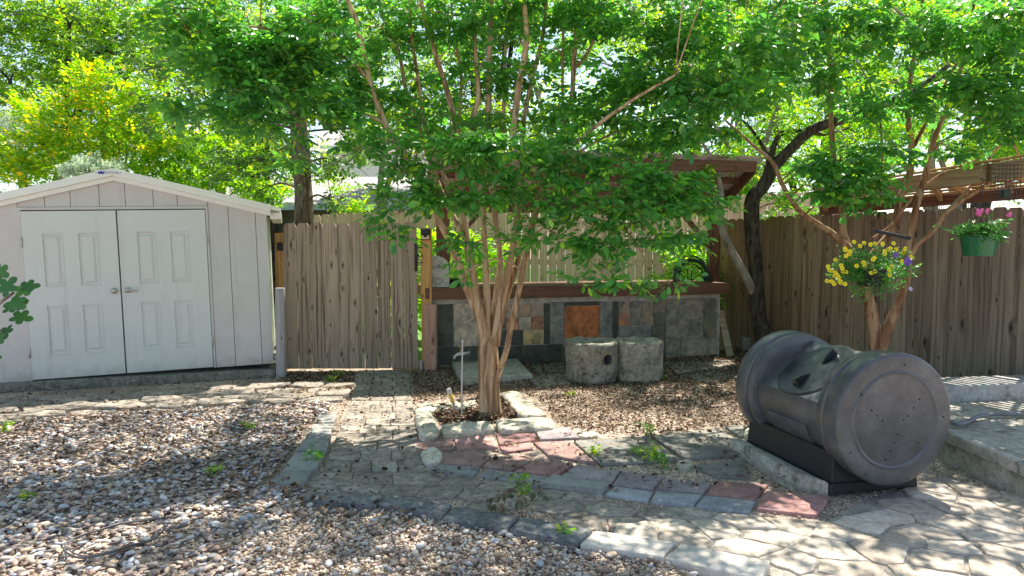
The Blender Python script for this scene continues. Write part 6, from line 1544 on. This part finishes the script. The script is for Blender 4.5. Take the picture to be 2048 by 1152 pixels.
def lc_(px, py, rx, ry, n, dy=0.): v = pt(px, py, YQ + dy) - q; return (v.x, v.y, v.z, rx * YQ / F, rx * YQ / F * .7, ry * YQ / F, n)
basket('hanging_basket', 'hanging basket of small yellow flowers spilling over its dark pot, on the right myrtle', q, .10, .15, .16, m_plbase,
       [lc_(1740, 512, 58, 26, 170), lc_(1690, 545, 32, 32, 120), lc_(1790, 545, 32, 32, 120), lc_(1740, 575, 36, 22, 70, -.1), lc_(1740, 540, 50, 30, 120, -.08)], .032,
       [('yellow_flower', m_yel, m_yc, yl, .021), ('purple_flower', m_pur, None, [lq(1815, 518, -.15), lq(1811, 524, -.16), lq(1820, 523, -.15), lq(1814, 528, -.14), lq(1791, 510, -.2)], .024), ('lilac_flower', m_lil, None, [lq(1821, 578, -.15)], .022)], .52, 71, m_leaf2)
YP = 6.35; q2_ = pt(1957, 512, YP)
m_pot = plain('green_pot', (.015, .14, .06), .25, spec=.5, dirt=.05)
sc_ = YP / F
basket('hanging_basket', 'green plastic hanging pot with pink geranium flowers in front of the fence', q2_, 27 * sc_, 34 * sc_, 38 * sc_, m_pot,
       [(0, 0, .23, .17, .13, .09, 70), (-.1, -.02, .20, .1, .09, .08, 30), (.12, 0, .22, .1, .08, .07, 30), (0, -.05, .30, .12, .08, .06, 16)], .045,
       [('pink_flower', m_pink, None, [(-.03 + gg.uniform(-.05, .05), -.08 + gg.uniform(-.03, .03), .39 + gg.uniform(-.03, .03)) for _ in range(9)] + [(.21 + gg.uniform(-.02, .02), -.06, .375 + gg.uniform(-.02, .02)) for _ in range(5)], .017)], .62, 73, m_leaf2)

# ---- weeds coming up in the gravel and the joints
WD = [(660, 768, .10, m_lime_leaf, 'bright green weed in the litter before the gate'), (678, 752, .07, m_bright, 'tiny green weed closest to the gate boards'), (1292, 872, .13, m_leaf, 'dark green weed at the back edge of the big slate flagstone'), (1283, 915, .10, m_lime_leaf, 'light green weed on the large slate by the red paving'), (1305, 925, .13, m_bright, 'leafy weed in the joint below the big slate'), (1325, 938, .09, m_leaf, 'low dark weed right of the leafy joint weed'), (1036, 973, .09, m_lime_leaf, 'green weed on the edge of the grey edging slab'), (1052, 990, .08, m_bright, 'small green weed in the path below the edging slab'), (1046, 1040, .20, None, 'purplish upright weed behind the charcoal kerb slab'), (1115, 1078, .08, m_lime_leaf, 'seedling on the right charcoal kerb slab'), (1188, 912, .06, m_lime_leaf, 'tiny seedling left of the large slate'), (498, 862, .07, m_bright, 'small weed among the far river pebbles'), (430, 950, .06, m_bright, 'tiny weed in the middle of the river pebbles'), (633, 930, .12, m_leaf, 'weed between the grey edging slabs and the path'), (440, 758, .06, m_lime_leaf, 'weed on the shed slab edge'), (1138, 792, .05, m_bright, 'seedling in the mulch right of the tree'), (1325, 760, .06, m_leaf, 'weed at the foot of the right concrete planter'), (8, 868, .10, m_lime_leaf, 'weed at the left edge below the shed'), (60, 1000, .05, m_bright, 'tiny weed in the near left pebbles'), (1005, 1030, .14, None, 'dry purplish weed left of the taller one')]
m_purp = leafmat('purple_weed_leaf', (.10, .09, .05), (.07, .10, .05), (.2, .12, .1), .3, .6)
for i, (x_, y_, s_, m_, lab) in enumerate(WD):
    q = gd(x_, y_); t = thing('weed', lab, 'weed', q, group='weeds in the gravel and joints'); r_ = random.Random(i)
    mb = MB(); cl_ = []
    for k in range(4):
        e = Vector((r_.uniform(-.4, .4) * s_, r_.uniform(-.4, .4) * s_, s_ * r_.uniform(.4, 1.)))
        mb.tube([(0, 0, -.005), e * .5 + Vector((0, 0, .1 * s_)), e], [.003, .002, .0012], 5); cl_.append((e.x, e.y, e.z, s_ * .16, s_ * .16, s_ * .2, 3))
    mb.build('stem', m_bark if m_ is None else m_lime_leaf, t, smooth=180)
    crown('leaves', cl_, .035 if s_ < .12 else .045, [m_ or m_purp], t, 'hi', 4, twig=.03, seed=100 + i, up=.3)
# shading tree standing off to the left, out of the picture, whose crown shades the shed front and pebbles
sh_t = thing('shade_tree', 'large shade tree standing just outside the left of the view', 'tree', (-6.6, 4.2, 0))
cs = []
for _ in range(46):
    a = gg.uniform(0, 6.28); r_ = gg.uniform(0, 1) ** .5 * 2.1
    cs.append((r_ * math.cos(a) * 1.3 + 2.4, r_ * math.sin(a) * .8 + .6, gg.uniform(4.4, 5.8), .6, .6, .35, gg.randrange(18, 30)))
mb = MB(); P = smoothc([Vector((0, 0, -.05)), Vector((.1, 0, 1.5)), Vector((.5, .1, 3.2)), Vector((2.0, .5, 4.6))], 6); mb.tube(P, [.2 - .13 * i / (len(P) - 1) for i in range(len(P))], 12, wob=.15)
twigs(mb, cs, [(p, .1) for p in P[8:]], 77, .04, 3); mb.build('trunk', m_oakbark, sh_t, smooth=180)
crown('crown', cs, .09, [m_leaf], sh_t, 'lo', 8, twig=.2, seed=78)
